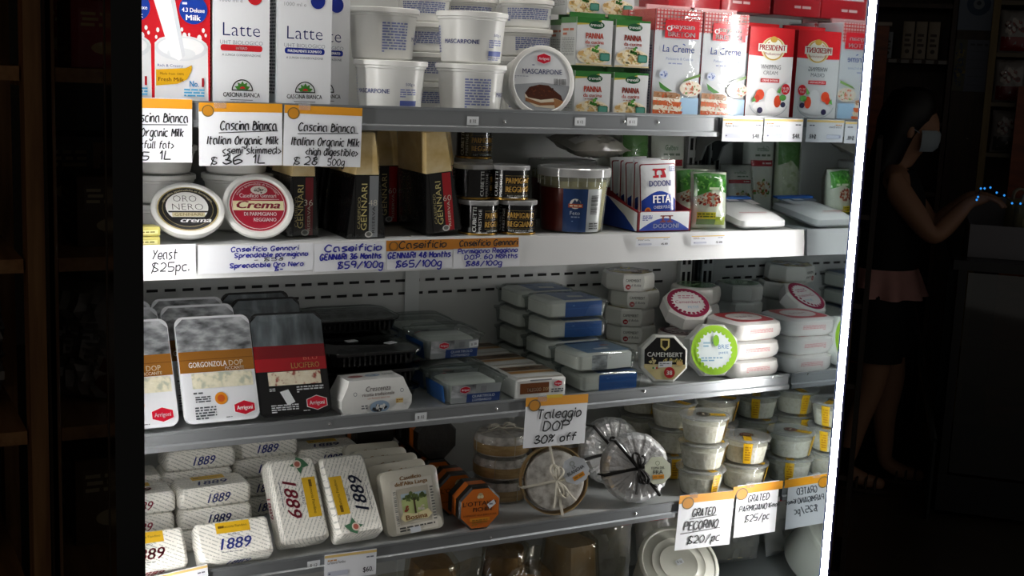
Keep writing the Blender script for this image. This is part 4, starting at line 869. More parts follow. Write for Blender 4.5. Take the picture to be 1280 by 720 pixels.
# ------------------------------------------------------------------ third shelf
z = PZ[3]
blueveil = ramp_mat('blue_cheese', [(.38, 'B9BDA8'), (.5, 'E2DCC2'), (.7, 'EFE9D4')], scale=110, rough=.4)
redveil = ramp_mat('red_cheese', [(.36, '9A4A3A'), (.46, 'E2D6BC'), (.7, 'EFE7D2')], scale=110, rough=.4)
greyphoto = ramp_mat('grey_photo', [(.3, '3E4042'), (.5, '8C8F92'), (.68, 'C9CCCF')], scale=40, stretch=(1, 1, 2.2), rough=.3, coat=.5)
darkphoto = ramp_mat('dark_photo', [(.3, '2E3234'), (.5, '5C6468'), (.72, '8E989C')], scale=22, stretch=(2, 1, .6), rough=.3, coat=.5)
def slab(kind, w=.105, h=.15, t=.024):
    """a slim sealed cheese tray standing on its edge, printed film in front"""
    white = kind == 'gorg'
    def b(root):
        base = 'E2E4E7' if white else '0A0B0C'
        mb = MB(); f = lambda i: rrect(w - 2*i, h - 2*i, .012, 4)
        mb.prism(f, [(0, .006), (.012, .003), (.018, .002), (.019, 0), (t, 0)], mat(base, .3, coat=.4), Matrix.Translation((0, t, h/2)) @ Matrix.Rotation(math.pi/2, 4, 'X')); part('tray_body', mb, root)
        p = Print(.22, .5); W, H = 100, 143
        if white:
            p.rr(-50, 0, 50, H, 11, 'E6E8EC').poly([(-50, 92), (-50, 132), (-40, 142), (40, 142), (50, 132), (50, 92)], greyphoto)
            p.rect(-50, 68, 50, 97, '9A6420').rect(-50, 85, 50, 86, '7A4A14').text('GORGONZOLA', -38, 75, 7.6, 'F2EEE6', bold=.015, align='l', width=51).text('DOP', 16, 75, 7.6, 'D8C8AC', align='l', width=19).text('PICCANTE', 36, 69.5, 4.4, 'F2EEE6', align='r', bold=.015, width=26)
            p.rect(-36, 46, 46, 67, blueveil).rows(-36, 38, -22, 42, 1, '55585E', 3).rows(-34, 27, -14, 36, 3, '4A4C52', 5).ell(0, 31, 8.5, 8.5, 'D98A1E', 20).ell(0, 31, 5, 5, 'C85A1E', 16).rows(-36, 4, -8, 22, 5, '50545A', 7).rows(4, 4, 44, 6, 1, '50545A', 2)
            logo_hex(p, 30, 16, 29)
        else:
            p.rr(-50, 0, 50, H, 11, '0B0C0E').poly([(-50, 96), (-50, 132), (-40, 142), (40, 142), (50, 132), (50, 96)], darkphoto).rect(-50, 62, 50, 98, 'A5141E').rect(-50, 80, 50, 98, '7A0E16').text('LUCIFERO', 40, 65, 8, 'E8C87A', bold=.005, align='r', width=40).text('BLU', 38, 76, 4, 'D86A5A', align='r', width=20)
            p.rect(-34, 42, 40, 61, redveil).rows(4, 30, 42, 40, 3, 'C9CBCE', 4).rows(-34, 34, -26, 39, 2, 'C9CBCE', 3).poly([(-20, 33), (-8, 36), (0, 18), (-11, 14)], 'DDE0E2').rows(-34, 4, 4, 16, 4, 'C9CBCE', 6).rows(10, 4, 44, 6, 1, 'C9CBCE', 6)
            logo_hex(p, 30, 15, 29)
        p.build('front_print', root, front(0), sc=(w / 100 * .985, h / 143 * .985))
        part('sealing_film', MB().box(-w/2 + .003, w/2 - .003, -.0035, -.003, .004, h - .004, clear('FFFFFF', .015, bump=.35, scale=16)), root, smooth=False)
    return b
GG = 'slim blue cheese packs'
gx = X(280, 1.66, z); gz = z + .0005
def lean_pack(key, bld, x, Y, a, lb, rz=0, g=GG, flip=False):
    place_at(key, bld, 'cheese_pack', lb, 'pack', (0, .0245, 0), (x, Y + .0245 * math.cos(rad(a)), gz), (rad(-a), 0, rz), g)
lean_pack('gorg', slab('gorg'), gx, 1.662, 26, 'white blue-cheese pack with a brown band, whole front in view')
lean_pack('gorg', None, gx - .113, 1.660, 26, 'white blue-cheese pack with a brown band, half hidden by the black post', rad(2))
lean_pack('lucif', slab('luc'), X(368, 1.66, z) + .004, 1.660, 26, 'black and red blue-cheese pack leaning beside the white one', rad(-2))
for i, (x, Y, a) in enumerate(((gx - .003, 1.745, 20), (gx - .005, 1.805, 16))): lean_pack('gorg', None, x, Y, a, 'white blue-cheese pack with a brown band, %s row behind the front one' % ('second' if i == 0 else 'third'))
for i, (x, Y, a) in enumerate(((gx - .1125, 1.745, 20), (gx - .1135, 1.80, 14))): lean_pack('gorg', None, x, Y, a, 'white blue-cheese pack by the black post, %s row' % ('second' if i == 0 else 'third'))
for i, (x, Y, a) in enumerate(((gx + .106, 1.775, 18), (gx + .104, 1.835, 12))): lean_pack('lucif', None, x, Y, a, 'black blue-cheese pack standing in the %s row' % ('second' if i == 0 else 'third'))
# -- black trays with clear lids ----------------------------------
def blacktray(root):
    w, d, h = .152, .106, .0285; f = lambda i: rrect(w - 2*i, d - 2*i, .022, 5); bk = mat('0B0B0C', .14, coat=.5)
    mb = MB(); mb.prism(f, [(0, .010), (.002, .008), (.017, .003), (.019, .0), (.0215, .0)], bk); part('tray_body', mb, root)
    mb = MB()
    for k in range(14):
        for sy in (-1,):
            x = -w/2 + .022 + k * (w - .044) / 13; mb.box(x - .0012, x + .0012, -d/2 + .003, -d/2 + .0065, .004, .0165, bk)
    part('tray_ribs', mb, root)
    mb = MB(); mb.prism(lambda i: rrect(w - .018 - 2*i, d - .018 - 2*i, .016, 4), [(.0172, 0), (.0202, .004)], ramp_mat('cheese_top', [(.3, '5C5E58'), (.7, '8A8B82')], scale=30, rough=.5)); part('cheese_block', mb, root)
    mb = MB(); mb.prism(f, [(.0219, -.001), (.024, -.001), (.0243, .006), (.028, .012)], clear('D3D8D8', .10, rough=.06), cap0=False); part('lid', mb, root)
GD = 'black lidded cheese trays'
xt2 = X(471, 1.715, z) ; names = ['lowest', 'middle', 'top']
for i in range(3): place('btray', blacktray, 'cheese_tray', '%s black cheese tray of the stack behind the white wrapped brick' % names[i], 'tray', (xt2, 1.767, z + .0286 * i), (0, 0, rad(.6 * i)), GD)
xt3 = X(445, 1.83, z)
for i in range(4): place('btray', None, 'cheese_tray', '%s black cheese tray of the stack against the back panel' % ['lowest', 'second', 'third', 'top'][i], 'tray', (xt3, 1.879, z + .0286 * i), (0, 0, 0), GD)
def sticker(root): Print(.5).rect(-9, -6, 9, 6, 'D6D8DA').rows(-7, -3, 7, 3, 2, '55585E', 4).build('label_print', root, top(.0003), sc=.001); part('paper_slip', MB().box(-.009, .009, -.006, .006, 0, .0003, mat('D6D8DA', .5)), root)
for i, (dx, dy, r) in enumerate(((-.018, .012, 12), (.034, -.018, 25))): place('stick', sticker, 'price_sticker', 'small white price sticker on the top black tray, %s' % ('nearer its middle' if i == 0 else 'nearer its front corner'), 'sticker', (xt2 + dx, 1.767 + dy, z + .0286 * 3 - .0004), (0, 0, rad(r)), 'price stickers')
# -- white wrapped brick ------------------------------------------
def crescenza(root):
    w, d, h = .112, .05, .052
    mb = MB(); mb.loft([[(s * x, y * (d - i) , zz) for x, y in ((-.5, -.5), (.5, -.5), (.5, .5), (-.5, .5))] for s, i, zz in ((w - .016, 0, 0), (w, 0, .012), (w, .0, .024), (w - .02, .004, .044), (w - .026, .008, h))], mat('E3E3DF', .3, coat=.5, bump=.5, scale=26)); part('wrapped_body', mb, root, angle=25)
    p = Print(.3, .3).text('Crescenza', 2, 36, 8, '3A2A2A', width=40, shear=.2).text('ricotta tradizionale', 2, 29, 5.4, '55392E', bold=.01, width=52).text('con fermenti lattici vivi', 2, 24.5, 3, 'B06A3A', width=36).ell(4, 12, 16, 9.5, '8FA5BC', 22).scatter(4, 10, 11, 5, ['20242A', 'E8E8E4', '3A3E42'], 22, 1.5, 3.2, 5).rows(-26, 10, -16, 17, 2, '55585E', 3).rect(30, 15, 42, 22, 'D8BE7A').rows(31, 16, 41, 21, 2, '9A5A2A', 4)
    p.ring(-36, 34, 2, 3, '8A8E92').ring(40, 34, 2, 3, '8A8E92')
    p.build('front_print', root, lambda u, v, hh: (u, -d/2 + max(0, (v - .024)) * .12 - hh - .0004, v), sc=.00098, sub=10)
    Print(.3, .3).ell(-28, 2, 14, 7, '8A4A4A', 16).ell(4, 2, 14, 8, '8FA5BC', 18).scatter(4, 2, 9, 4, ['20242A', 'E8E8E4'], 12, 1.4, 2.6, 5).rows(22, -4, 42, 6, 3, '6A6E72', 4).build('top_print', root, top(h + .0002), sc=.00085)
place('crescenza', crescenza, 'cheese_brick', 'white wrapped soft cheese brick with a small cow picture', 'cheese', (X(471, 1.66, z), 1.66 + .028, z), (0, 0, rad(3)))
# -- clear boxes --------------------------------------------------
boxclear = clear('E9EDEC', .07, rough=.04); lidclear = clear('E9EDEC', .10, rough=.05, bump=.15, scale=14)
def quart(root):
    w, d, h = .104, .088, .048; f = lambda i: rrect(w - 2*i, d - 2*i, .012, 4)
    mb = MB(); mb.prism(f, [(0, .008), (.001, .006), (.034, .001), (.035, -.002), (.037, -.002)], boxclear, cap1=False); part('box_body', mb, root)
    mb = MB(); mb.prism(f, [(.0375, -.0035), (.040, -.0035), (.0402, .003), (.046, .007), (.0475, .010)], lidclear, cap0=False); part('lid', mb, root)
    mb = MB(); mb.prism(lambda i: rrect(w - .022 - 2*i, d - .022 - 2*i, .010, 3), [(.002, .002), (.004, 0), (.030, 0), (.033, .004)], mat('C9CCC6', .5, bump=.2, scale=60)); part('cheese_block', mb, root)
    p = Print(.3, .2).rect(-40, 3, 42, 32, '9A9FA0').rect(-40, 12, 0, 32, greyphoto).rect(-14, 3, 42, 17, '1D3C78').text('QUARTIROLO', 14, 10.5, 4.6, 'D8E0EC', bold=.01, width=38).text('LOMBARDO', 12, 4.8, 4, 'D8E0EC', width=32).rr(8, 19, 18, 29, 2, '8A8E90')
    logo_hex(p, -18, 24, 17); p.build('label_print', root, lambda u, v, hh: (u, -d/2 + .0065 - v * .15 - hh - .0006, v), sc=.001)
    Print(.3, .2).rect(-34, 3, 34, 30, '2C5C9C').build('side_print', root, lambda u, v, hh: (-w/2 + .0065 - v * .15 - hh - .0006, -u, v), sc=.001)
GQ = 'clear boxes of fresh cheese with blue labels'
xq0 = X(592, 1.662, z) + .006
for i, (dx, Yc, lay, lb) in enumerate(((0, 1.709, 0, 'clear cheese box with a blue label at the shelf front'), (.006, 1.803, 0, 'lower clear cheese box of the second row'), (.006, 1.803, 1, 'upper clear cheese box of the second row, with a price sticker'), (.004, 1.896, 0, 'lowest clear cheese box of the rear row'), (.004, 1.896, 1, 'top clear cheese box of the rear row'))):
    place('quart', quart, 'cheese_box', lb, 'box', (xq0 + dx, Yc, z + .0482 * lay), (0, 0, rad((-1, 1, 0, .5, -.5, .5)[i])), GQ)
place('stickv', lambda r: (Print(.5).rect(-8, -5, 8, 5, 'D6D8DA').text('$ 38', 0, -2, 4, '33363A').build('label_print', r, front(-.0002), sc=.001), part('paper_slip', MB().box(-.008, .008, 0, .0002, -.005, .005, mat('D6D8DA', .5)), r)), 'price_sticker', 'small white price sticker on the second row clear box', 'sticker', (xq0 + .036, 1.7525, z + .0482 + .026), (rad(8), rad(-6), 0), 'price stickers')
# -- white packs with a brown label -------------------------------
def taleggio(root):
    w, d, h = .088, .085, .034
    mb = MB(); mb.prism(lambda i: rrect(w - 2*i, d - 2*i, .006, 3), [(0, .003), (.003, 0), (h - .004, 0), (h, .004)], mat('DEDEDA', .3, coat=.6, bump=.35, scale=30)); part('wrapped_body', mb, root)
    p = Print(.3, .4).rect(-36, 9, 12, 25, '6E3C16').text('TALEGGIO', -13, 12, 5.6, 'E8DCC8', bold=.015, width=24).text('DOP', 7, 12, 5.6, 'C8B08C', width=9).rows(16, 8, 36, 15, 2, '55585E', 4).rect(-20, 28, 16, 30, '8A8E92')
    logo_hex(p, 27, 22, 14); p.build('front_print', root, front(-d/2), sc=.00105)
    Print(.3, .4).rect(-38, -38, 38, 38, 'C9C2B4').rect(-38, 6, 38, 30, '5C3A1A').rect(-38, -10, 38, 2, 'B07A2A').rect(-38, -34, 38, -16, 'DADAD6').scatter(0, 18, 30, 8, ['2A1A0C', '7A5A2A'], 26, 2, 4, 4).build('top_print', root, top(h), sc=.00105)
xtl = X(673, 1.662, z) + .008; GTL = 'white packs of washed-rind cheese'
for i, (dy, lay, lb) in enumerate(((0, 0, 'white cheese pack with a brown label at the shelf front'), (.090, 0, 'white cheese pack in the second row behind the brown labelled one'), (.18, 0, 'white cheese pack in the rear row at the bottom'))):
    place('taleggio', taleggio, 'cheese_pack', lb, 'pack', (xtl - .0015 * i, 1.664 + .043 + dy, z + .0345 * lay), (0, 0, rad((-2, 2, 0, -1)[i])), GTL)
# -- white blocks with a blue band in clear boxes -----------------
def bluebox(root):
    w, d, h = .116, .086, .034; f = lambda i: rrect(w - 2*i, d - 2*i, .008, 3)
    mb = MB(); mb.prism(lambda i: rrect(w - .010 - 2*i, d - .010 - 2*i, .008, 4), [(.002, .004), (.005, 0), (.026, 0), (.030, .005)], mat('E2E2DA', .45, coat=.4, bump=.25, scale=35)); part('cheese_block', mb, root)
    p = Print(.3, .4).rect(-22, 2.5, 49, 28, '2258A0').rect(-22, 16, 49, 17, '2E68B4').rows(-8, 20, 34, 23, 1, '6A94CC', 4); p.build('front_print', root, front(-d/2 + .005), sc=.001)
    Print(.3, .4).rect(-22, -34, 49, 34, '2258A0').rect(-46, -30, -24, 30, 'D9D9D4').poly([(0, -10), (26, -16), (30, -2), (4, 4)], 'C9CDD2').build('top_print', root, top(.0302), sc=.001)
    mb = MB(); mb.prism(f, [(.0, .002), (.022, 0), (.024, -.0025), (.0255, -.0025)], boxclear, cap0=False, cap1=False); part('box_body', mb, root)
    mb = MB(); mb.prism(f, [(.026, -.003), (.0275, -.003), (.028, .003), (.0325, .006), (.0333, .009)], lidclear, cap0=False); part('lid', mb, root)
def greybox(root):
    w, d, h = .116, .086, .034; f = lambda i: rrect(w - 2*i, d - 2*i, .008, 3)
    mb = MB(); mb.prism(lambda i: rrect(w - .010 - 2*i, d - .010 - 2*i, .008, 4), [(.002, .004), (.005, 0), (.026, 0), (.030, .005)], mat('E2E2DA', .45, coat=.4, bump=.25, scale=35)); part('cheese_block', mb, root)
    p = Print(.3, .4).rect(-28, 2.5, 2, 27, greyphoto).rect(2, 2.5, 49, 27, 'DDDEDC').rows(6, 20, 36, 22, 1, 'B06A6A', 4); p.build('front_print', root, front(-d/2 + .005), sc=.001)
    q = Print(.3, .4).rect(-34, -34, 49, 34, '7A94B0').rect(-6, -16, 20, -6, 'E6E8EA'); logo_hex(q, 26, 8, 18, 'A03A44'); q.build('top_print', root, top(.0302), sc=.001)
    mb = MB(); mb.prism(f, [(.0, .002), (.022, 0), (.024, -.0025), (.0255, -.0025)], boxclear, cap0=False, cap1=False); part('box_body', mb, root)
    mb = MB(); mb.prism(f, [(.026, -.003), (.0275, -.003), (.028, .003), (.0325, .006), (.0333, .009)], lidclear, cap0=False); part('lid', mb, root)
GBX = 'white soft cheese blocks in clear boxes'
xbb = X(760, 1.662, z) + .010
place('bluebox', bluebox, 'cheese_box', 'blue banded cheese box on the shelf front, under the grey labelled one', 'box', (xbb, 1.662 + .046, z), (0, 0, rad(-1)), GBX)
place('greybox', greybox, 'cheese_box', 'cheese box with a grey picture label lying on the front blue banded one', 'box', (xbb - .012, 1.662 + .048, z + .0342), (0, 0, rad(3)), GBX)
for i in range(4): place('bluebox', None, 'cheese_box', '%s blue banded cheese box of the middle stack' % ['lowest', 'second', 'third', 'top'][i], 'box', (xbb - .012 - .002 * (i % 2), 1.803, z + .0342 * i), (0, 0, rad((-1, 1.5, -1, .5)[i])), GBX)
for i in range(4): place('bluebox', None, 'cheese_box', '%s blue banded cheese box of the rear stack against the back panel' % ['lowest', 'second', 'third', 'top'][i], 'box', (xbb - .018 + .002 * (i % 2), 1.8975, z + .0342 * i), (0, 0, rad((1, -1, 0, -1)[i])), GBX)
# -- octagonal soft cheeses ---------------------------------------
def octa(r, h, base, lidpr, sidepr=None, bump=.4):
    def b(root):
        R = lambda i: ngon(8, r - i, math.pi/8)
        mb = MB(); mb.prism(R, [(0, .004), (.004, 0), (h * .5, -.0008), (h - .004, 0), (h, .004)], mat(base, .3, coat=.6, bump=bump, scale=28)); mb.jit(.0011, 3, h - .001); part('wrapped_wheel', mb, root, angle=25)
        p = Print(.25, .5); lidpr(p); p.build('top_print', root, top(h), sc=(r - .004) / 40)
        if sidepr:
            q = Print(.25, .5); sidepr(q); ap = r * math.cos(math.pi/8); q.build('side_print', root, front(-ap), sc=.001)
    return b
O8 = [(40*math.cos(math.pi/8 + k*math.pi/4), 40*math.sin(math.pi/8 + k*math.pi/4)) for k in range(8)]
def l_buf(p):
    p.poly([(x*.97, y*.97) for x, y in O8], '101112').poly([(-36, -10), (36, -10), (37, -15), (15, -36), (-15, -36), (-37, -15)], 'C9BC8A')
    p.poly([(-8, 34), (8, 34), (8, 20), (0, 13), (-8, 20)], 'D3C27A').poly([(-5, 31), (5, 31), (5, 22), (0, 17), (-5, 22)], '2A2410').text('CAMEMBERT', 0, 3, 8, 'F0F0EC', bold=.01, width=62).text('di Bufala', 14, -6, 7, 'D8C87A', shear=.3, width=34)
    p.poly([(-12, -16), (12, -14), (13, -4), (-11, -6)], 'DADCDE').rows(-9, -13, 10, -7, 2, '6A6E72', 3).scatter(-22, -5, 5, 6, ['C9BC8A'], 8, 1.5, 3, 3).ell(26, -8, 6, 4, 'C9A86A', 12).ell(8, -24, 9.5, 9.5, 'A51E24', 20).text('38', 8, -28, 8, 'F4F0E8', bold=.02, width=10).rect(-22, -18, -19, -15, '2E7A3A').rect(-19, -18, -16, -15, 'E6E6E0').rect(-16, -18, -13, -15, 'B5202C')
def s_buf(q): q.rect(-16, 1, 15, 29, 'DDDDD6').text('CAMEMBERT', -1, 17, 5.2, '2A2A2A', bold=.01, width=27).text('di Bufala', 4, 9, 4.6, '3A3A3A', shear=.3, width=18).ell(-10, 8, 4.6, 4.6, 'A51E24', 14).text('38', -10, 6, 3.6, 'F4F0E8', width=5)
def l_pink(p):
    p.ell(0, 0, 37, 37, '9A2A4C', 36).ell(0, 0, 30, 30, 'E9E4E2', 36).text('Camembert', 0, -2, 8, 'A83A5A', width=46, shear=.2).rows(-14, 10, 14, 20, 2, 'C88A9A', 4).text('PETIT', 6, -15, 6, '8ABCD8', width=20)
    p.scatter(0, 0, 31, 31, ['E9E4E2'], 1, 1, 1, 3)
    for k in range(24): a = k*math.pi/12; p.ell(30*math.cos(a), 30*math.sin(a), 3, 3, '9A2A4C', 8)
def l_lime(p):
    p.ell(0, 0, 39, 39, '9AC83A', 36)
    p.ell(0, 0, 30, 30, 'E6EEEE', 32)
    for k in range(24): a = k*math.pi/12; p.ell(30*math.cos(a), 30*math.sin(a), 3, 3, '9AC83A', 8)
    p.ell(2, 15, 5, 9, '8ABF3A', 14).text('BRIE', 14, 2, 7, '5A8AB8', width=18).text('petit', 14, -6, 5, '5A8AB8', width=16).rows(-24, -18, 12, -10, 2, '8AB0C8', 4).rows(-20, 4, -4, 14, 2, '9ABCCC', 6)
def l_green(p): p.ell(0, 0, 34, 34, '3F7A2E', 30).ell(0, 0, 28, 28, '5A8F4A', 28).text('BRIE', 0, -3, 8, 'E0E8D8', width=28)
def l_red(p): p.poly([(x*.98, y*.98) for x, y in O8], 'C2303A').ell(0, 0, 30, 22, 'E3DCD8', 26).rows(-18, -6, 18, 6, 2, 'B07A80', 4)
GO = 'octagonal soft cheese wheels'
buf = octa(.048, .031, 'D9D9D2', l_buf, s_buf); xs = X(788, 1.86, z) + .012
for i in range(5): place('buf', buf, 'round_cheese', '%s black topped camembert wheel of the stack behind the clear boxes' % ['lowest', 'second', 'third', 'fourth', 'top'][i], 'cheese', (xs + (0, .004, -.002, .006, -.008)[i], 1.888, z + .0315 * i + (.0005 if i == 4 else 0)), (0, 0, rad(-36 + 4 * i)), GO)
def facing(key, bld, px, Y, r, h, tilt, yaw, name, lb, cat='cheese', group=None, z0=None, roll=0):
    """a wheel standing on its rim, its printed side turned to the aisle"""
    zz = (z if z0 is None else z0); t = rad(90 - tilt)
    zc = zz + r * math.sin(t) + max(0., h * math.cos(t)) + .0015
    place_at(key, bld, name, lb, cat, (0, 0, h), (X(px, Y, zc), Y, zc), (t, 0, rad(yaw)), group)
facing('bufF', octa(.042, .03, 'D3D3CC', l_buf, s_buf), 831, 1.662, .042, .03, 12, -22, 'round_cheese', 'black labelled camembert wheel standing upright at the shelf front', group=GO)
pk = octa(.045, .03, 'DCD9D4', l_pink)
xpk = X(853, 1.785, z)
for i in range(2): place('pinkflat', pk, 'round_cheese', 'pink ringed camembert wheel lying flat %s the tilted one' % ['two below', 'just below'][i], 'cheese', (xpk + .004, 1.80, z + .0305 * i), (0, 0, .2 * i), GO)
place_at('pinkflat', None, 'round_cheese', 'pink ringed camembert wheel tilted forward on top of its stack', 'cheese', (0, 0, 0), (xpk, 1.79, z + .0305 * 2 + .029), (rad(31), 0, rad(-14)), GO)
facing('lime', octa(.047, .03, 'D9DCD6', l_lime), 893, 1.672, .047, .03, 12, -14, 'round_cheese', 'soft cheese wheel with a lime green ring standing upright', group=GO)
def flatsq(root):
    w, d, h = .110, .098, .0325
    mb = MB(); mb.prism(lambda i: rrect(w - 2*i, d - 2*i, .022, 4), [(0, .007), (.006, .001), (.016, 0), (h - .005, .001), (h, .008)], mat('E2E0DC', .35, coat=.3, bump=.7, scale=24)); mb.jit(.0016, 5, h - .001); part('wrapped_body', mb, root)
    Print(.3, .3).rr(-42, -42, 42, 42, 16, 'C2303A').ell(0, 0, 34, 30, 'E3DCD8', 26).rows(-18, -6, 18, 6, 2, 'B07A80', 4).build('top_print', root, top(h), sc=.00098)
    Print(.3, .3).rows(-24, 11, 26, 21, 4, 'D8A0A0', 4).build('front_print', root, front(-d/2), sc=.001)
xf = XR - .0605
for i in range(3): place('flatsq', flatsq, 'cheese_pack', '%s white and red paper wrapped cheese of the stack beside the mirror' % ['lowest', 'middle', 'top'][i], 'pack', (xf - .002 * (i == 1), 1.662 + .05, z + .033 * i), (0, 0, rad((0, -2, 1.5)[i])), 'paper wrapped cheeses')
grn = octa(.046, .032, 'DAD9D2', l_green)
for i in range(4): place('grn', grn, 'round_cheese', 'green topped cheese wheel, %s of the stack behind the paper wrapped cheeses' % ['bottom', 'second', 'third', 'top'][i], 'cheese', (XR - .050, 1.868, z + .0325 * i), (rad(0), 0, rad(10 * i)), GO)
place_at('grn', None, 'round_cheese', 'green topped cheese wheel leaning on the pink ringed stack', 'cheese', (0, 0, 0), (X(905, 1.80, z + .11), 1.80, z + .0305 * 3 + .013), (rad(16), 0, rad(-10)), GO) if False else None
# -- handwritten card on the third rail ---------------------------
def s3(p): head(p, 78, 62, oh=11); p.rect(-14, 60, 6, 64, 'D8B42C').hand('Taleggio', -24, 35, 11, INK, width=54, wd=1.3).hand('DOP', -16, 20, 11, INK, width=32, wd=1.3).hand('30% off', -26, 5, 9.5, INK, width=52, wd=1.3)
sign((655, 496, 732, 557), s3, 'price_card', 'orange-headed handwritten card offering thirty percent off', SY[3] - .005, (0, rad(1.5), 0))
# ------------------------------------------------------------------ fourth shelf
z = PZ[4]
bpap = butter_paper()
def butter(col, word='BURRO', long=False):
    """paper wrapped butter brick, the big printed face up"""
    w, d, h = (.128, .074, .036) if long else (.106, .058, .031)
    def b(root):
        mb = MB(); f = lambda i: rrect(w - 2*i, d - 2*i, .007, 3)
        mb.prism(f, [(0, .004), (.004, .0005), (.012, 0), (h - .006, .0005), (h, .005)], bpap); part('wrapped_brick', mb, root, angle=35)
        for sx in (-1, 1):
            mb = MB(); mb.loft([[(sx * (w/2 - .001), -d*.32, .005), (sx * (w/2 + .0035), 0, h*.5), (sx * (w/2 - .001), d*.32, .005)], [(sx * (w/2 - .001), -d*.3, h - .006), (sx * (w/2 + .0015), 0, h - .01), (sx * (w/2 - .001), d*.3, h - .006)]], bpap)
            part('folded_end', mb, root)
        p = Print(.35, .2)
        p.rect(-24, 8, 24, 24, 'E2B422').rows(-21, 14, 21, 21, 1, '7A5A10', 4, fill=.5).text('La Fattoria Fiandino', 0, 15.5, 3.6, '5A4410', width=40).text(word, 0, 4, 2.8, '55585E', width=16).text('1889', 0, -16, 17, col, bold=.012, shear=.3, width=46).rows(-22, -21, 22, -19, 1, '8A8C90', 5)
        if long: p.poly([(-46, 14), (-38, 20), (-36, 12), (-29, 8), (-37, 4), (-40, -4), (-44, 4), (-50, 6)], '3A6A4A').ell(-41, 6, 5, 5, 'D8C8B8', 14).ell(-41, 6, 3.4, 3.4, 'A85A4A', 12)
        p.build('top_print', root, top(h), sc=.00125 if long else .001)
        Print(.35, .2).text('1889', 4, 8, 14, col, bold=.012, shear=.3, width=34).rows(-8, 24, 14, 26, 1, '8A8C90', 4).build('front_print', root, front(-d/2), sc=.001)
    return b
GU = 'paper wrapped butter packs'
NB, RB = '1E2E7A', '8A1E34'
def but(key, x, Y, zz, rot, lb, col=NB, word='BURRO', long=False): place(key, butter(col, word, long), 'butter_pack', lb, 'butter', (x, Y, zz), rot, GU)
def but_lean(key, x, Y, a, lb, yaw=0, roll=0, **k):
    """leaning back against the stack behind, bottom edge on the shelf"""
    d, h = (.074, .036) if k.get('long') else (.058, .031); t = rad(a)
    col, word, long = k.get('col', NB), k.get('word', 'BURRO'), k.get('long', False)
    if long:
        from mathutils import Euler
        R = Matrix.Rotation(rad(yaw), 4, 'Z') @ Matrix.Rotation(t, 4, 'X') @ Matrix.Rotation(rad(k.get('spin', -90)), 4, 'Z')
        low = min((R @ Vector((sx * .0675, sy * d/2, sz * h))).z for sx in (-1, 1) for sy in (-1, 1) for sz in (0, 1))
        place(key, butter(col, word, long), 'butter_pack', lb, 'butter', (x, Y, z - low + .0005), R.to_euler(), GU)
    else:
        low = min(-d/2 * math.sin(t) + sz * h * math.cos(t) for sz in (0, 1)); place(key, butter(col, word, long), 'butter_pack', lb, 'butter', (x, Y, z - low + .0005), (t, 0, rad(yaw)), GU)
xb2 = X(290, 1.67, z)
but_lean('bN', xb2 + .001, 1.684, 48, 'blue lettered butter pack leaning at the shelf front')
for i, lb in enumerate(('lowest blue lettered butter pack of the stack behind the leaning one', 'second blue lettered butter pack of the stack behind the leaning one', 'top blue lettered butter pack of the stack behind the leaning one')):
    but('bN', xb2 - .006 + .003 * (i % 2), 1.764, z + .0316 * i, (0, 0, rad((1, -2, 2)[i])), lb)
for i, lb in enumerate(('lowest', 'second', 'third', 'top')): but('bN', xb2 - .010 + .004 * (i % 2), 1.845, z + .0316 * i, (0, 0, rad((-1, 2, -2, 1)[i])), lb + ' blue lettered butter pack of the rear stack')
xb1 = xb2 - .119
but_lean('bR', xb1, 1.684, 46, 'red lettered butter pack leaning at the shelf front by the black post', col=RB, word='SALATO')
for i, lb in enumerate(('lowest', 'second', 'top')): but('bR', xb1 + .004 - .002 * (i % 2), 1.764, z + .0316 * i, (0, 0, rad((0, 1.5, -1)[i])), lb + ' red lettered butter pack of the stack by the black post', col=RB, word='SALATO')
for i, lb in enumerate(('lowest', 'second', 'third')): but('bR', xb1 + .004, 1.845, z + .0316 * i, (0, 0, 0), lb + ' red lettered butter pack of the rear stack by the black post', col=RB, word='SALATO')
xb3 = X(380, 1.68, z)
but_lean('bRl', xb3 - .006, 1.722, 55, 'red lettered butter pack standing on end with a yellow label', yaw=2, col=RB, word='SALATO', long=True)
but_lean('bNl', xb3 + .074, 1.716, 50, 'dark blue lettered butter pack standing on end beside the red lettered one', yaw=3, col='14203E', long=True, spin=90)
for i, lb in enumerate(('lowest', 'second', 'third', 'top')): but('bN', xb3 - .008, 1.872, z + .0316 * i, (0, 0, rad((2, -2, 3, -1)[i])), lb + ' butter pack of the rear stack behind the packs standing on end')
for i, lb in enumerate(('lowest', 'second', 'third', 'top')): but('bN', xb3 + .103, 1.885, z + .0316 * i, (0, 0, rad((0, 2, -1, 2)[i])), lb + ' butter pack of the rear stack behind the square cheeses') if i < 3 else None
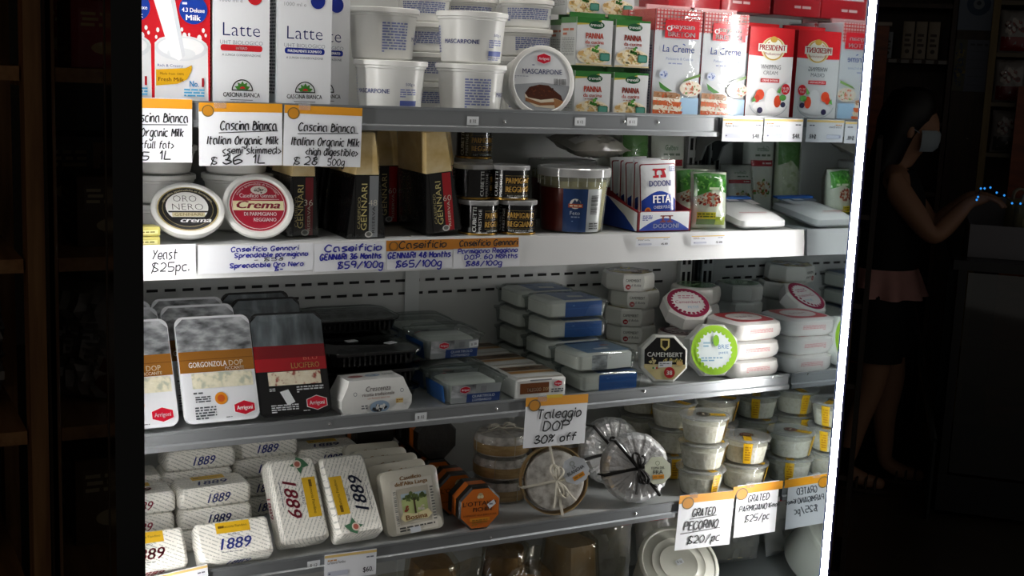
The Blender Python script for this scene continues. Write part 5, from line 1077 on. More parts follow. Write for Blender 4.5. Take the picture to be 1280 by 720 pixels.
# -- square cheeses with a landscape label ------------------------
def bosina(root):
    w, h, t = .093, .097, .026; f = lambda i: rrect(w - 2*i, h - 2*i, .010, 4)
    mb = MB(); mb.prism(f, [(0, .004), (.004, 0), (t - .004, 0), (t, .005)], mat('DDD8C8', .3, coat=.7, bump=.4, scale=32), Matrix.Translation((0, t, h/2)) @ Matrix.Rotation(math.pi/2, 4, 'X')); part('cheese_body', mb, root)
    p = Print(.3, .4).rect(-33, 3, 33, 78, 'E4DFD2').text('Caseificio', 0, 78, 6, '9A6A24', bold=.02, width=34).text("dell'Alta Langa", 0, 70, 6, '9A6A24', bold=.02, width=52).rect(-25, 14, 25, 66, 'C9C2B0').rect(-19, 28, 21, 50, 'C2D08A').rect(-19, 50, 21, 58, 'B9CDD8')
    p.scatter(1, 52, 18, 5, ['5A6A3A', '4A5A2E', '6A7A44'], 30, 2.4, 4.4, 4).rect(-1, 28, 2, 50, '4A3A22').scatter(-12, 36, 4, 4, ['A5402C', '7A3A2A'], 8, 1.4, 2.6, 5).scatter(12, 35, 7, 3, ['E8E2D2', 'C9BFA8'], 10, 1.4, 2.4, 6)
    p.poly([(-24, 24), (-18, 32), (0, 27), (20, 32), (26, 24), (18, 18), (0, 20), (-18, 18)], 'E6D9A8').text('Bosina', 1, 20, 7.4, '9A5A1E', bold=.02, width=34).bars(-31, 14, -27, 64, '8A8A84', 18, vertical=False).rows(27, 14, 32, 64, 12, '7A7A74', 4).rows(-28, 4, 28, 12, 2, '4A4A46', 6).rect(-12, 1, 4, 9, 'D0D4DA')
    p.build('front_print', root, front(0), sc=.00104)
xbo = X(522, 1.67, z); GSQ = 'square white rind cheeses'
for i in range(5): place_at('bosina', bosina, 'square_cheese', ['square white cheese with a landscape label leaning at the shelf front', 'second square white cheese behind the landscape label', 'third square white cheese behind the landscape label', 'fourth square white cheese behind the landscape label', 'hindmost square white cheese of its row'][i], 'cheese', (0, .026, 0), (xbo - .003 * (i % 2) - .002 * i, 1.668 + .026 * math.cos(rad(18)) + .036 * i, z + .0005), (rad(-18), rad(-3 + i), 0), GSQ)
# -- orange faced octagons ----------------------------------------
def ottavo(root):
    r, L = .037, .05; R = lambda i: ngon(8, r - i, math.pi/8); T_ = Matrix.Translation((0, L, r)) @ Matrix.Rotation(math.pi/2, 4, 'X')
    mb = MB(); mb.prism(R, [(0, .003), (.003, 0), (L - .003, 0), (L, .003)], mat('17130F', .4, coat=.4, bump=.5, scale=40), T_); part('dark_rind', mb, root, angle=25)
    mb = MB(); mb.prism(lambda i: ngon(8, r + .0006 - i, math.pi/8), [(.020, 0), (.036, 0)], mat('B55C16', .4, coat=.3), T_, cap0=False, cap1=False); part('orange_band', mb, root)
    p = Print(.3, .3); p.poly([(x*.92, y*.92) for x, y in O8], 'C8681C').ell(0, 22, 5, 5, 'B5A07A', 12).ell(-3, 20, 3, 3, 'D9C9A0', 10).ell(3, 20, 3, 3, 'D9C9A0', 10).text("L'OTTAVO", -1, 5, 8, '2A1A0E', bold=.005, width=60).text('PICHIN', 4, -5, 7.4, '2A1A0E', bold=.015, width=34).text('FORMAGGIO ALLA BIRRA SCURA', 0, -13, 3.4, '3A2410', width=60).rect(-18, -22, 18, -16, 'D98A24').rows(-14, -30, 14, -18, 3, '9A6A1E', 4)
    p.poly([(12, 6), (24, 14), (28, 6), (17, -2)], 'DADCE0').rows(16, 4, 24, 9, 1, '7A7E86', 3)
    p.build('face_print', root, lambda u, v, hh: (u, -hh, r + v), sc=.037 / 40)
GOT = 'orange faced octagonal cheeses'; xo = X(596, 1.672, z)
for i, (dx, Y, lay, lb) in enumerate(((0, 1.664, 0, 'octagonal cheese with an orange label facing out at the shelf front'), (-.004, 1.735, 0, 'octagonal cheese behind the orange labelled one'), (-.006, 1.81, 0, 'octagonal cheese at the rear of the orange row'))):
    place('ottavo', ottavo, 'octagon_cheese', lb, 'cheese', (xo + dx, Y, z + lay * .0692 - (r8 := .037 * (1 - math.cos(math.pi/8))) + .0006), (0, 0, rad(-4)), GOT)
for i, (dx, Y, lay, lb) in enumerate(((-.010, 1.93, 0, 'lower dark octagonal cheese turned to the back panel'), (-.010, 1.93, 1, 'upper dark octagonal cheese turned to the back panel'), (-.006, 1.862, 1, 'dark octagonal cheese lying on the rear of the orange row'), (-.088, 1.93, 0, 'lower dark octagonal cheese behind the square cheeses'), (-.088, 1.93, 1, 'upper dark octagonal cheese behind the square cheeses'))):
    place('ottavo', ottavo, 'octagon_cheese', lb, 'cheese', (xo + dx, Y, z + lay * .0692 - r8 + .0006), (0, 0, rad(180)), GOT)
# -- round cheeses tied with raffia -------------------------------
rind = ramp_mat('bloomy_rind', [(.32, '9A948A'), (.5, 'CCC8C0'), (.7, 'E6E3DC')], scale=75, rough=.6, bump=.5, coat=.4)
straw = ramp_mat('straw_rim', [(.3, '9A7A4A'), (.7, 'C2A570')], scale=30, stretch=(1, 1, 8), rough=.5)
foil = mat('EEEEEE', .27, metal=.6, bump=1.0, scale=70)
def bow(root, mt, r, h, wd=.0023, dark=False):
    """ribbon crossed over the wheel with a bow at the middle"""
    def strip(a, sgn=1): return [(-r*1.02*math.cos(a), -r*1.02*math.sin(a), 0), (-r*1.02*math.cos(a), -r*1.02*math.sin(a), h + .001), (-r*.5*math.cos(a), -r*.5*math.sin(a), h + .003), (0, 0, h + .005), (r*.5*math.cos(a), r*.5*math.sin(a), h + .003), (r*1.02*math.cos(a), r*1.02*math.sin(a), h + .001), (r*1.02*math.cos(a), r*1.02*math.sin(a), 0)]
    mb = MB(); mb.tube(strip(rad(10)), wd, mt, flat=.5); part('ribbon', mb, root)
    mb = MB(); mb.tube(strip(rad(100 if not dark else 130)), wd, mt, flat=.5); part('ribbon', mb, root)
    for a, L in ((rad(105), .026), (rad(75), .022), (rad(-60), .03), (rad(-75), .026)):
        c_, s_ = math.cos(a), math.sin(a); n_ = (-s_, c_)
        pts = [(0, 0, h + .006)] + [(L*t*c_ + q*n_[0], L*t*s_ + q*n_[1], h + .006 + .006*math.sin(t*math.pi)) for t, q in ((.4, .005), (.8, .006), (1., 0), (.8, -.006), (.4, -.005))] + [(0, 0, h + .006)]
        mb = MB(); mb.tube(catmull3(pts), wd * .8, mt, n=5); part('bow_loop', mb, root)
    for a, L in ((rad(-45), .045), (rad(-95), .043)):
        mb = MB(); mb.tube([(0, 0, h + .006), (L*.5*math.cos(a), L*.5*math.sin(a), h + .007), (L*math.cos(a), L*math.sin(a), h + .002)], wd * .8, mt, n=5); part('ribbon_tail', mb, root)
def catmull3(p, n=4):
    q = [p[0]] + list(p) + [p[-1]]; out = []
    for i in range(1, len(q) - 2):
        for k in range(n):
            t = k / n; out.append(tuple(.5*(2*q[i][a] + (q[i+1][a]-q[i-1][a])*t + (2*q[i-1][a]-5*q[i][a]+4*q[i+1][a]-q[i+2][a])*t*t + (3*q[i][a]-q[i-1][a]-3*q[i+1][a]+q[i+2][a])*t**3) for a in range(3)))
    return out + [p[-1]]
def tag8(root, lines, base, x, y, h, rot=0., r=.023):
    mb = MB(); mb.prism(lambda i: ngon(8, r - i, math.pi/8), [(0, 0), (.0008, 0)], mat(base, .4), Matrix.Translation((x, y, h)) @ Matrix.Rotation(rot, 4, 'Z')); t = part('paper_tag', mb, root)
    p = Print(.4).ring(0, 12, 3, 3.8, '6A7A5A', n=14)
    for tx, yy, hh, wd_ in lines: p.text(tx, 0, yy, hh, '2A2E2A', bold=.01, width=wd_)
    p.rect(-10, -14, 10, -7, 'D08A2A').rows(-8, -13, 8, -8, 1, '9A6A1E', 3)
    ca, sa = math.cos(rot), math.sin(rot); p.build('label_print', t, lambda u, v, hh: (x + u*ca - v*sa, y + u*sa + v*ca, h + .0008 + hh), sc=.001)
def blancha(root):
    r, h = .0545, .03
    mb = MB(); mb.lathe([(r*.86, .004), (r*.9, .012), (r*.86, h - .003), (r*.75, h), (.001, h)], rind, 36); part('cheese_round', mb, root)
    mb = MB(); mb.lathe([(r*.93, 0), (r, .002), (r*1.01, h*.75), (r*.985, h*.75), (r*.93, .004)], straw, 40, cap0=False, cap1=False); part('straw_rim', mb, root)
    part('clear_film', MB().lathe([(r*1.03, .001), (r*1.04, h*.7), (r*.95, h + .002), (r*.5, h + .0035), (.001, h + .004)], clear('FFFFFF', .03, bump=.9, scale=30), 36), root)
    bow(root, mat('D6D0C0', .5), r, h)
    tag8(root, (('LA', 4, 4, 6), ('BLANCHA', -3, 6, 30)), 'C3C7CC', .030, .016, h + .008, rad(28))
def toma(root):
    r, h = .058, .03
    mb = MB(); n = 90; rnd = random.Random(4); prof = [(r*.9, 0), (r, .006), (r*1.0, h*.6), (r*.93, h*.85), (r*.84, h), (r*.7, h + .001), (r*.55, h + .001), (r*.4, h + .001), (r*.25, h + .0015), (r*.1, h + .0015)]
    pl = [rnd.uniform(-1, 1) for i in range(n)]
    rings = [[(R_ * (1 + (pl[i] * .012 if 0 < k < 5 else 0)) * math.cos(2*math.pi*i/n), R_ * (1 + (pl[i] * .012 if 0 < k < 5 else 0)) * math.sin(2*math.pi*i/n), zz + ((pl[i] * .0011 + rnd.uniform(-.0007, .0007)) * (R_ / r) if k else 0)) for i in range(n)] for k, (R_, zz) in enumerate(prof)]
    mb.loft(rings, foil); part('foil_wrapper', mb, root, angle=15)
    bow(root, mat('14110F', .5), r, h, dark=True, wd=.0026)
    tag8(root, (('TOMA DEL', 2, 4.5, 24), ('FRA', -6, 7, 17)), 'C9CDB8', .032, -.004, h + .008, rad(2), r=.024)
    mb = MB(); mb.box(-.022, -.014, -.046, -.036, h - .004, h + .0016, mat('DADCDE', .5)); part('price_sticker', mb, root)
GRC = 'round cheeses tied with ribbon'
facing('blancha', blancha, 695, 1.664, .0565, .03, 14, -16, 'round_cheese', 'white rinded round cheese tied with a pale ribbon bow', group=GRC, z0=z)
facing('toma', toma, 797, 1.666, .059, .03, 14, -16, 'round_cheese', 'silver foil wrapped round cheese tied with a black ribbon bow', group=GRC, z0=z)
def blanch_flat(root):
    r, h = .046, .032
    mb = MB(); mb.lathe([(r*.92, 0), (r, .005), (r, h - .008), (r*.9, h), (.001, h + .001)], rind, 36); part('cheese_round', mb, root)
    mb = MB(); mb.lathe([(r*1.005, .003), (r*1.02, .006), (r*1.02, h*.62), (r*1.005, h*.62)], straw, 36, cap0=False, cap1=False); part('straw_rim', mb, root)
    bow(root, mat('D0CABA', .5), r, h, wd=.0013)
    part('clear_film', MB().lathe([(r*1.03, 0), (r*1.045, h*.7), (r*.95, h + .002), (.001, h + .004)], clear('FFFFFF', .03, bump=.9, scale=30), 30), root)
xbl = X(630, 1.765, z)
for i in range(3): place('blfl', blanch_flat, 'round_cheese', '%s round cheese of the stack lying behind the orange octagon' % ['lowest', 'middle', 'top'][i], 'cheese', (xbl + .010, 1.80, z + .039 * i), (0, 0, rad(40 * i)), GRC)
for i in range(3): place('blfl', None, 'round_cheese', '%s round cheese of the rear stack between the ribbon tied ones' % ['lowest', 'middle', 'top'][i], 'cheese', (X(700, 1.85, z) + .004, 1.87, z + .039 * i), (0, 0, rad(30 * i + 15)), GRC) if i < 2 else None
facing('toma', None, 768, 1.762, .059, .03, 12, -8, 'round_cheese', 'foil wrapped round cheese half hidden behind the front foil one', group=GRC, z0=z)
# -- cups of grated cheese ----------------------------------------
grated = ramp_mat('grated_cheese', [(.3, 'DAD6C4'), (.5, 'EFECDF'), (.7, 'F8F6EE')], scale=160, rough=.7, bump=.5)
def cup(dotc):
    def b(root):
        r1, r0, h = .0405, .0335, .046
        mb = MB(); mb.lathe([(r0 - .003, .0004), (r0, .001), (r1, h - .006), (r1 + .0015, h - .0055), (r1 + .0015, h - .004)], clear('FAFBF8', .05, haze=.08), 32, cap1=False); part('cup_body', mb, root)
        mb = MB(); mb.lathe([(r0 - .0035, .0015), (r0 - .0015, .002), (r1 - .003, h - .014), (r1 * .6, h - .010), (.001, h - .009)], grated, 28); part('grated_cheese', mb, root)
        mb = MB(); mb.lathe([(r1 + .002, h - .0042), (r1 + .003, h - .0035), (r1 + .003, h - .0012), (r1 + .0005, h - .0004), (r1 - .003, h - .001), (r1 - .004, h - .0022), (.001, h - .0022)], clear('F8FAF8', .08, haze=.25), 32); part('lid', mb, root)
        p = Print(.35).rect(-8, 3, 8, 41, 'E2B420', 3).rows(-5, 8, 5, 36, 6, 'B07A10', 4); p.build('label_print', root, cone(r0 + .0006, r1 + .0022, h - .005), sc=.001, sub=5)
        Print(.35).rect(-7, -36, 7, -4, 'E2B420').rows(-3, -32, 3, -16, 4, 'B07A10', 4).ell(0, 2, 12, 12, dotc, 22).ring(0, 2, 9, 9.8, 'C9B8A0').rect(-6, 0, 6, 4, 'D8CDB8').build('lid_print', root, top(h - .0015), sc=.001)
    return b
GCU = 'cups of grated cheese'
for px, Y, n, key, dc, rots, nm in ((874, 1.692, 3, 'cupB', '1C1712', (6, 60, 62), 'front stack beside the foil wrapped cheese'), (928, 1.692, 2, 'cupR', '5A1A14', (40, -34), 'front stack next to the mirror'), (893, 1.79, 3, 'cupR', '5A1A14', (30, -10, 40), 'stack behind the front cups'), (836, 1.79, 3, 'cupB', '1C1712', (-20, 10, 14), 'stack behind the foil wrapped cheese'), (868, 1.89, 2, 'cupR', '5A1A14', (10, 30), 'rear stack by the mirror'), (798, 1.89, 3, 'cupB', '1C1712', (-10, 25, 5), 'rear stack against the back panel')):
    xx = min(X(px, Y, z), XR - .0465)
    for i in range(n): place(key, cup(dc), 'cheese_cup', '%s clear cup of grated cheese in the %s' % (['lowest', 'second' if n > 2 else 'upper', 'top'][i], nm), 'cup', (xx + .0012 * (i % 2), Y, z + .0464 * i), (0, 0, rad(rots[i])), GCU)
# -- cards on the fourth rail -------------------------------------
def s4(p): head(p, 70, 67, oh=10); p.hand('GRATED', -17, 40, 9, INK, width=28).line([(-20, 37), (14, 39)], .9, INK).hand('PECORINO', -26, 24, 10, INK, width=42).line([(-30, 20), (20, 23)], .9, INK).hand('$20/pc', -20, 7, 9, INK, width=40)
def s5(p): head(p, 62, 63, oh=10); p.hand('GRATED', -12, 42, 8, '33363C', width=26).hand('PARMIGIANO', -22, 31, 7, '33363C', width=34).hand('16mos', 14, 32, 5.5, '33363C', width=14).hand('$25/pc', -14, 18, 8, '33363C', width=30)
y4 = SY[4] - .005
sign((845, 617, 914, 684), s4, 'price_card', 'handwritten card for grated pecorino with an orange header', y4, (0, rad(2.5), 0))
sign((919, 604, 971, 668), s5, 'price_card', 'handwritten card for grated parmesan with an orange header', y4 - .001, (0, rad(.5), 0))
scard(405, 690, 470, 722, y4, 'La Fattoria Fiandino', '$60.', 'small printed price card under the dark blue lettered butter', (0, rad(1), 0))
scard(196, 712, 262, 744, y4, 'Burro', '$60.', 'small printed price card under the leaning butter packs', (0, rad(-5), 0))
p4 = at(392, 708, Y=SY[4]); rail_tag(392, 706, SY[4] - .0003, fr, tx='')
# ------------------------------------------------------------------ bottom deck
z = PZ[5]
def hunk(col, seed):
    def b(root):
        rnd = random.Random(seed); mb = MB(); w, d, h = .09, .08, .135
        ring = lambda k, zz: [(x * (1 + rnd.uniform(-.08, .08)) * k, y * (1 + rnd.uniform(-.08, .08)) * k, zz) for x, y in rrect(w, d, .02, 3)]
        mb.loft([ring(.9, 0), ring(1, .02), ring(.95, .07), ring(.8, h)], ramp_mat('rind_' + col, [(.3, col), (.7, 'A5824C')], scale=14, rough=.6)); part('cheese_piece', mb, root)
        mb = MB(); mb.loft([ring(1.02, .001), ring(1.1, .02), ring(1.06, .08), ring(.95, h + .004), [(x * .55, y * .3, zz) for x, y, zz in ring(1, h + .03)], [(x * .8, y * .25, zz) for x, y, zz in ring(1, h + .05)]], clear('F0EEE6', .05, bump=1.2, scale=20)); part('clear_bag', mb, root)
    return b
GH = 'bagged cheese pieces on the bottom deck'
for i, (px, Y, col, lb) in enumerate(((500, 1.66, '7A5218', 'golden cheese piece in a clear bag under the square cheeses'), (580, 1.66, '3A2818', 'dark cheese piece in a clear bag under the orange octagon'), (660, 1.66, '6A441A', 'brown cheese piece in a clear bag under the pale ribbon'), (630, 1.80, '3A2A1C', 'dark brown cheese piece in a clear bag behind the brown one'), (540, 1.80, '6A4A1E', 'amber cheese piece in a clear bag behind the golden and dark ones'), (712, 1.80, 'A59A86', 'pale cheese piece in a clear bag beside the large tub'))):
    place('hunk%d' % i, hunk(col, i), 'cheese_piece', lb, 'cheese', (X(px, Y, z + .1) , Y, z + .001), (0, 0, rad(20 * i)), GH)
def bigtub(root):
    mb = MB(); mb.lathe([(.058, 0), (.06, .003), (.069, .09)], mat('C9C9BE', .35), 40, cap1=False); part('tub_body', mb, root)
    mb = MB(); mb.lathe([(.0705, .086), (.072, .088), (.072, .0955), (.070, .097), (.066, .097), (.064, .0945), (.05, .0945), (.048, .0955), (.046, .0945), (.036, .0945), (.034, .0955), (.032, .0945), (.001, .0945)], mat('CFCFC2', .35, coat=.2), 48); part('lid', mb, root)
    Print(.4).poly([(-6, 3), (6, 8), (9, 0), (-3, -5)], 'D6DADC').rows(-3, -1, 6, 4, 2, '7A7E82', 3).build('lid_print', root, top(.0956), sc=.0011)
zt5 = z + .135
place_at('bigtub', bigtub, 'cheese_tub', 'large cream tub with a ribbed lid tilted forward on the bottom deck', 'tub', (0, 0, .097), (X(842, 1.70, z + .1), 1.685, z + .1145), (rad(40), 0, rad(-14)), None)
def redbag(root):
    part('bag_body', pouch_body(.12, .15, .05, clear('DADAD2', .05, bump=1.0, scale=18, haze=.35), wob=.3, seed=3), root)
    Print(.3, .4).rect(-52, 112, 48, 124, 'B5242C').rows(-40, 115, 20, 120, 1, 'E8C8C8', 3).poly([(-46, 128), (-20, 130), (-24, 140), (-44, 138)], 'C83A3A').build('face_print', root, pouch_map(.12, .15, .055), sc=.001, sub=10)
    mb = MB(); mb.loft([[(x * k, y * k * .4, zz) for x, y in rrect(.1, .06, .02, 3)] for k, zz in ((.9, .008), (1, .03), (1, .09), (.7, .12))], mat('C9BFA0', .6, var=.15, scale=30)); part('bag_content', mb, root)
place('redbag', redbag, 'cheese_bag', 'crinkled clear bag with a red band on the bottom deck near the mirror', 'bag', (XR - .08, 1.86, z + .012), (rad(-8), rad(-4), rad(-4)), 'clear bags on the bottom deck')
place('redbag', None, 'cheese_bag', 'crinkled clear bag with a red band behind the large cream tub', 'bag', (X(800, 1.85, z + .1) - .07, 1.865, z + .012), (rad(-8), rad(5), 0), 'clear bags on the bottom deck')
# ------------------------------------------------------------------ the aisle beside the fridge: wooden rack
wood = ramp_mat('rack_wood', [(.3, '8E5E36'), (.5, 'AE7A48'), (.7, 'C08C58')], scale=9, stretch=(6, 6, .5), rough=.55)
woodh = ramp_mat('board_wood', [(.3, '8E5E36'), (.5, 'AE7A48'), (.7, 'C08C58')], scale=9, stretch=(6, .5, 6), rough=.55)
rk = thing('wooden_rack', 'rough wooden storage rack standing behind the fridge', 'rack', (0, 0, 0))
for x, y in ((.262, 2.08), (.262, 2.47), (.262, 3.4), (-.25, 2.08), (-.25, 3.4)):
    mb = MB(); mb.box(x, x + .026, y, y + .055, 0, 2.3, wood); part('post', mb, rk)
for zz in (1.535, 1.235, .955, .68, .3):
    mb = MB(); mb.box(-.25, .258, 2.10, 3.45, zz - .022, zz, woodh); part('shelf_board', mb, rk)
mb = MB(); mb.box(.288, .294, 2.14, 2.47, 1.50, 1.535, wood); part('side_rail', mb, rk)
mb = MB(); mb.box(.2515, .2605, 2.60, 2.64, 0, 2.3, mat('3A3632', .5, metal=.6)); pu = part('perforated_upright', mb, rk)
hole = MB(); hole.box(-.0005, .0005, -.006, .006, -.006, .006, mat('050505', .9)); holem = hole.mesh('punched_hole', False)
for k in range(40): part('punched_hole', holem, pu, loc=(.2608, 2.62, .1 + k * .05))
def crate(w, d, h, c1, c2, c3):
    def b(root):
        part('box_body', body_box(w, d, h, mat(c1, .45, var=.06, scale=8)), root)
        p = Print(.4); p.rect(-40, 8, 0, 92, c2).rect(4, 52, 44, 88, c1).rows(6, 60, 42, 84, 3, c3, 4).ell(20, 30, 14, 10, c3, 18).rows(-36, 20, -6, 80, 5, c1, 6)
        p.build('front_print', root, front(-d/2), sc=(w / 100, h / 100))
        p2 = Print(.4).rect(-44, 8, -4, 92, c2).rows(0, 20, 40, 80, 4, c3, 8); p2.build('side_print', root, lambda u, v, hh: (w/2 + hh, u, v), sc=(d / 100, h / 100))
    return b
GK = 'boxes on the wooden rack'
for i, (x, y, zz, w, d, h, c, lb) in enumerate(((.12, 2.26, 1.5355, .2, .14, .11, ('A82424', 'E09A30', 'D8B46A'), 'red and yellow box, lower of the pair on the upper rack board'), (.12, 2.26, 1.647, .2, .14, .11, ('A82424', 'E09A30', 'D8B46A'), 'red and yellow box, upper of the pair on the upper rack board'),
    (.12, 2.75, 1.5355, .2, .2, .14, ('B02C26', 'E8B048', 'E0C890'), 'red box further along the upper rack board'), (.12, 2.75, 1.676, .2, .2, .14, ('B02C26', 'E8B048', 'E0C890'), 'red box stacked on the further red box'), (.1, 3.12, 1.5355, .2, .2, .2, ('962020', 'D08A30', 'D8B46A'), 'dark red box at the far end of the upper rack board'),
    (.11, 2.30, 1.2355, .2, .16, .12, ('5A3A22', '8A6A3A', 'C8B48A'), 'brown carton on the second rack board'), (.1, 2.80, 1.2355, .22, .22, .16, ('4A1A18', '9A5A2A', 'B89A6A'), 'dark maroon carton on the second rack board'), (.1, 2.75, .9555, .22, .24, .14, ('7A5228', 'A57A3A', 'D0B880'), 'tan carton on the third rack board'), (.1, 2.4, .6805, .22, .24, .16, ('6A4A2A', '9A7A4A', 'C8B48A'), 'brown carton on the low rack board'))):
    place('crate%d' % i, crate(w, d, h, *c), 'carton_box', lb, 'box', (x, y, zz), (0, 0, 0), GK)
def sack(root):
    part('bag_body', pouch_body(.17, .21, .1, mat('A9A098', .4, coat=.4, bump=1.0, scale=14), wob=.3, seed=6), root)
    Print(.4).poly([(-80, 20), (-40, 90), (-20, 40), (-50, 4)], '5A1A1C').rows(-30, 60, 60, 150, 8, '6A625C', 5).build('face_print', root, pouch_map(.17, .21, .11), sc=.001, sub=14)
place('sack', sack, 'shopping_bag', 'crumpled pale plastic bag with a dark red print on the rack', 'bag', (.17, 2.26, .9575), (0, 0, rad(40)), None)
# ------------------------------------------------------------------ far end of the shop: local frames that face the aisle
def frame_pt(o, x, y, zz): return (o[0] + .7071 * (x + y), o[1] + .7071 * (y - x), zz)
RZ = rad(-45)
BK = (4.50, 4.27)
dwood = ramp_mat('dark_wood', [(.3, '2A1A10'), (.6, '3E2818'), (.8, '4A3020')], scale=8, stretch=(5, 5, .6), rough=.5)
owood = ramp_mat('orange_wood', [(.3, '6E2E10'), (.5, '8C4018'), (.7, 'A04C20')], scale=7, stretch=(1.2, 1, 6), rough=.4)
def ux(px): return (px - 1180) / 255
def uz(py): return 1.55 + (118 - py) / 255
bc = thing('bookcase', 'dark wooden bookcase at the far end of the shop', 'shelf', frame_pt(BK, 0, 0, 0), (0, 0, RZ))
mb = MB(); mb.box(-.34, .03, .30, .33, 0, 2.5, dwood); part('back_board', mb, bc)
for x in (-.34, .02): mb = MB(); mb.box(x, x + .02, 0, .298, 0, 2.5, dwood); part('side_board', mb, bc)
for zz in (.3, .7, 1.10, 1.42, uz(78), uz(14) , 2.3): mb = MB(); mb.box(-.318, .018, .01, .298, zz - .02, zz, dwood); part('shelf_board', mb, bc)
tagw = MB(); tagw.box(-.018, .018, -.001, 0, -.012, .004, mat('8E8A84', .6)); tagwm = tagw.mesh('shelf_tag', False)
for k in range(6): part('shelf_tag', tagwm, bc, loc=(-.28 + k * .055, .0095, uz(78) - .008))
for k in range(3): part('shelf_tag', tagwm, bc, loc=(-.29 + k * .05, .0095, 1.412))
op = thing('timber_screen', 'orange brown wooden screen beyond the mirrored end', 'screen', frame_pt(BK, -.31, -.10, 0), (0, 0, RZ))
mb = MB(); mb.box(-.07, .06, 0, .05, 0, uz(42), owood); part('panel_board', mb, op); mb = MB(); mb.box(-.08, .07, -.004, .054, uz(42) + .0005, uz(38), mat('B8A898', .5)); part('panel_cap', mb, op)
def bkbox(c, w=.05, h=.17):
    def b(root):
        part('box_body', body_box(w, .09, h, mat(c, .5)), root); Print(.5).rows(-w*300, h*300, w*300, h*700, 3, '4A3A30', 4).ell(0, h*200, w*200, w*200, '3A2A20', 14).build('front_print', root, front(-.045), sc=.001)
    return b
for i in range(3): place('slim%d' % (i == 3), bkbox('9A8C78'), 'slim_box', 'tall cream box on the bookcase, %s' % ['nearest the orange panel', 'in the middle of three', 'nearest the posters'][i], 'box', frame_pt(BK, -.165 + i * .056, .08, uz(78) + .0008), (0, 0, RZ), 'tall cream boxes')
place('slimw', bkbox('8A8E92', .035, .12), 'slim_box', 'small grey box on the bookcase beside the cream boxes', 'box', frame_pt(BK, -.25, .08, uz(78) + .0008), (0, 0, RZ))
def canister(root):
    mb = MB(); mb.lathe([(.03, 0), (.031, .002), (.031, .075), (.029, .078)], mat('A09076', .5), 20); part('canister_body', mb, root)
    mb = MB(); mb.lathe([(.032, .0785), (.032, .09), (.03, .092)], mat('8A7A60', .5), 20); part('lid', mb, root)
place('canister', canister, 'canister', 'cream canister with a dark dot on the lower bookcase board', 'canister', frame_pt(BK, -.07, .09, 1.4208), (0, 0, RZ))
for i in range(4):
    def jar(root):
        mb = MB(); mb.lathe([(.02, 0), (.022, .003), (.022, .06), (.014, .075), (.014, .085)], mat('3A3A38', .2, coat=.5), 16); part('jar_body', mb, root); mb = MB(); mb.lathe([(.016, .0855), (.016, .098)], mat('B8B4AE', .4), 16); part('lid', mb, root)
    place('jar', jar, 'jar', 'dark jar with a pale lid on the bookcase, %s' % ['at the end by the orange panel', 'second from the orange panel', 'third from the orange panel', 'beside the canister'][i], 'jar', frame_pt(BK, -.28 + i * .05, .09, 1.4208), (0, 0, RZ), 'jars on the bookcase')
# wall section with posters and the goods shelf beside it
wp_ = thing('display_wall', 'dark boarded wall section carrying two posters', 'wall panel', frame_pt(BK, .148, .1, 0), (0, 0, RZ))
mb = MB(); mb.box(-.10, .05, 0, .02, 0, 2.5, dwood); part('board', mb, wp_)
def poster1(root):
    mb = MB(); mb.box(-.075, .075, 0, .004, 0, .17 + .1, mat('7A8698', .5)); part('poster_sheet', mb, root); Print(.5).ell(10, 118, 52, 52, '2C4A6A', 30).ell(10, 118, 24, 24, '8A949C', 24).ell(10, 122, 10, 10, '2A3A4A', 16).build('front_print', root, front(0), sc=.001)
place('poster1', poster1, 'poster', 'pale poster with a blue circle on the far wall', 'poster', frame_pt(BK, .122, .094, uz(42)), (0, 0, RZ))
def poster2(root):
    mb = MB(); mb.box(-.075, .075, 0, .004, 0, .235, mat('6A7080', .5)); part('poster_sheet', mb, root)
    p = Print(.5).rect(-75, 0, -22, 235, '5A5A48').scatter(-48, 120, 22, 100, ['8A7A3A', '3A4A5A', '6A5A2A', '2A3A5A'], 60, 4, 10, 4).rows(-10, 205, 66, 222, 1, '3A4050', 3)
    for k in range(5): p.rect(-15, 30 + k * 38, 70, 31.5 + k * 38, '4A5060')
    p.build('front_print', root, front(0), sc=.001)
place('poster2', poster2, 'poster', 'grey calendar sheet hanging under the blue circle poster', 'poster', frame_pt(BK, .122, .094, uz(113)), (0, 0, RZ))
gp = thing('goods_shelf', 'tall goods shelf with a pale wooden post at the end of the aisle', 'shelf', frame_pt(BK, .30, -.05, 0), (0, 0, RZ))
mb = MB(); mb.box(-.115, -.085, -.05, -.01, 0, 2.6, ramp_mat('pale_wood', [(.3, '6A5630'), (.7, '86703E')], scale=9, stretch=(6, 6, .5), rough=.5)); part('post', mb, gp)
mb = MB(); mb.box(-.085, .6, .28, .30, 0, 2.6, dwood); part('back_board', mb, gp)
for zz in (.4, .9, 1.30, uz(124), uz(68), uz(10)): mb = MB(); mb.box(-.084, .6, -.02, .278, zz - .018, zz, mat('6A5E48', .5)); part('shelf_board', mb, gp)
mb = MB(); mb.box(.02, .30, -.075, -.045, 0, uz(105), owood); part('end_panel', mb, gp)
def snack(c, h=.19):
    def b(root):
        part('bag_body', pouch_body(.13, h, .05, mat('A09A96', .3, coat=.6, bump=.6, scale=16), wob=.2, seed=4), root)
        Print(.3, .3).rect(-55, 10, 55, h * 380, c).scatter(0, h * 600, 40, h * 180, ['8A2A24', 'C8BEB4', '5A1A18', 'D8D0C8'], 30, 6, 14, 4).build('face_print', root, pouch_map(.13, h, .055), sc=.001, sub=14)
    return b
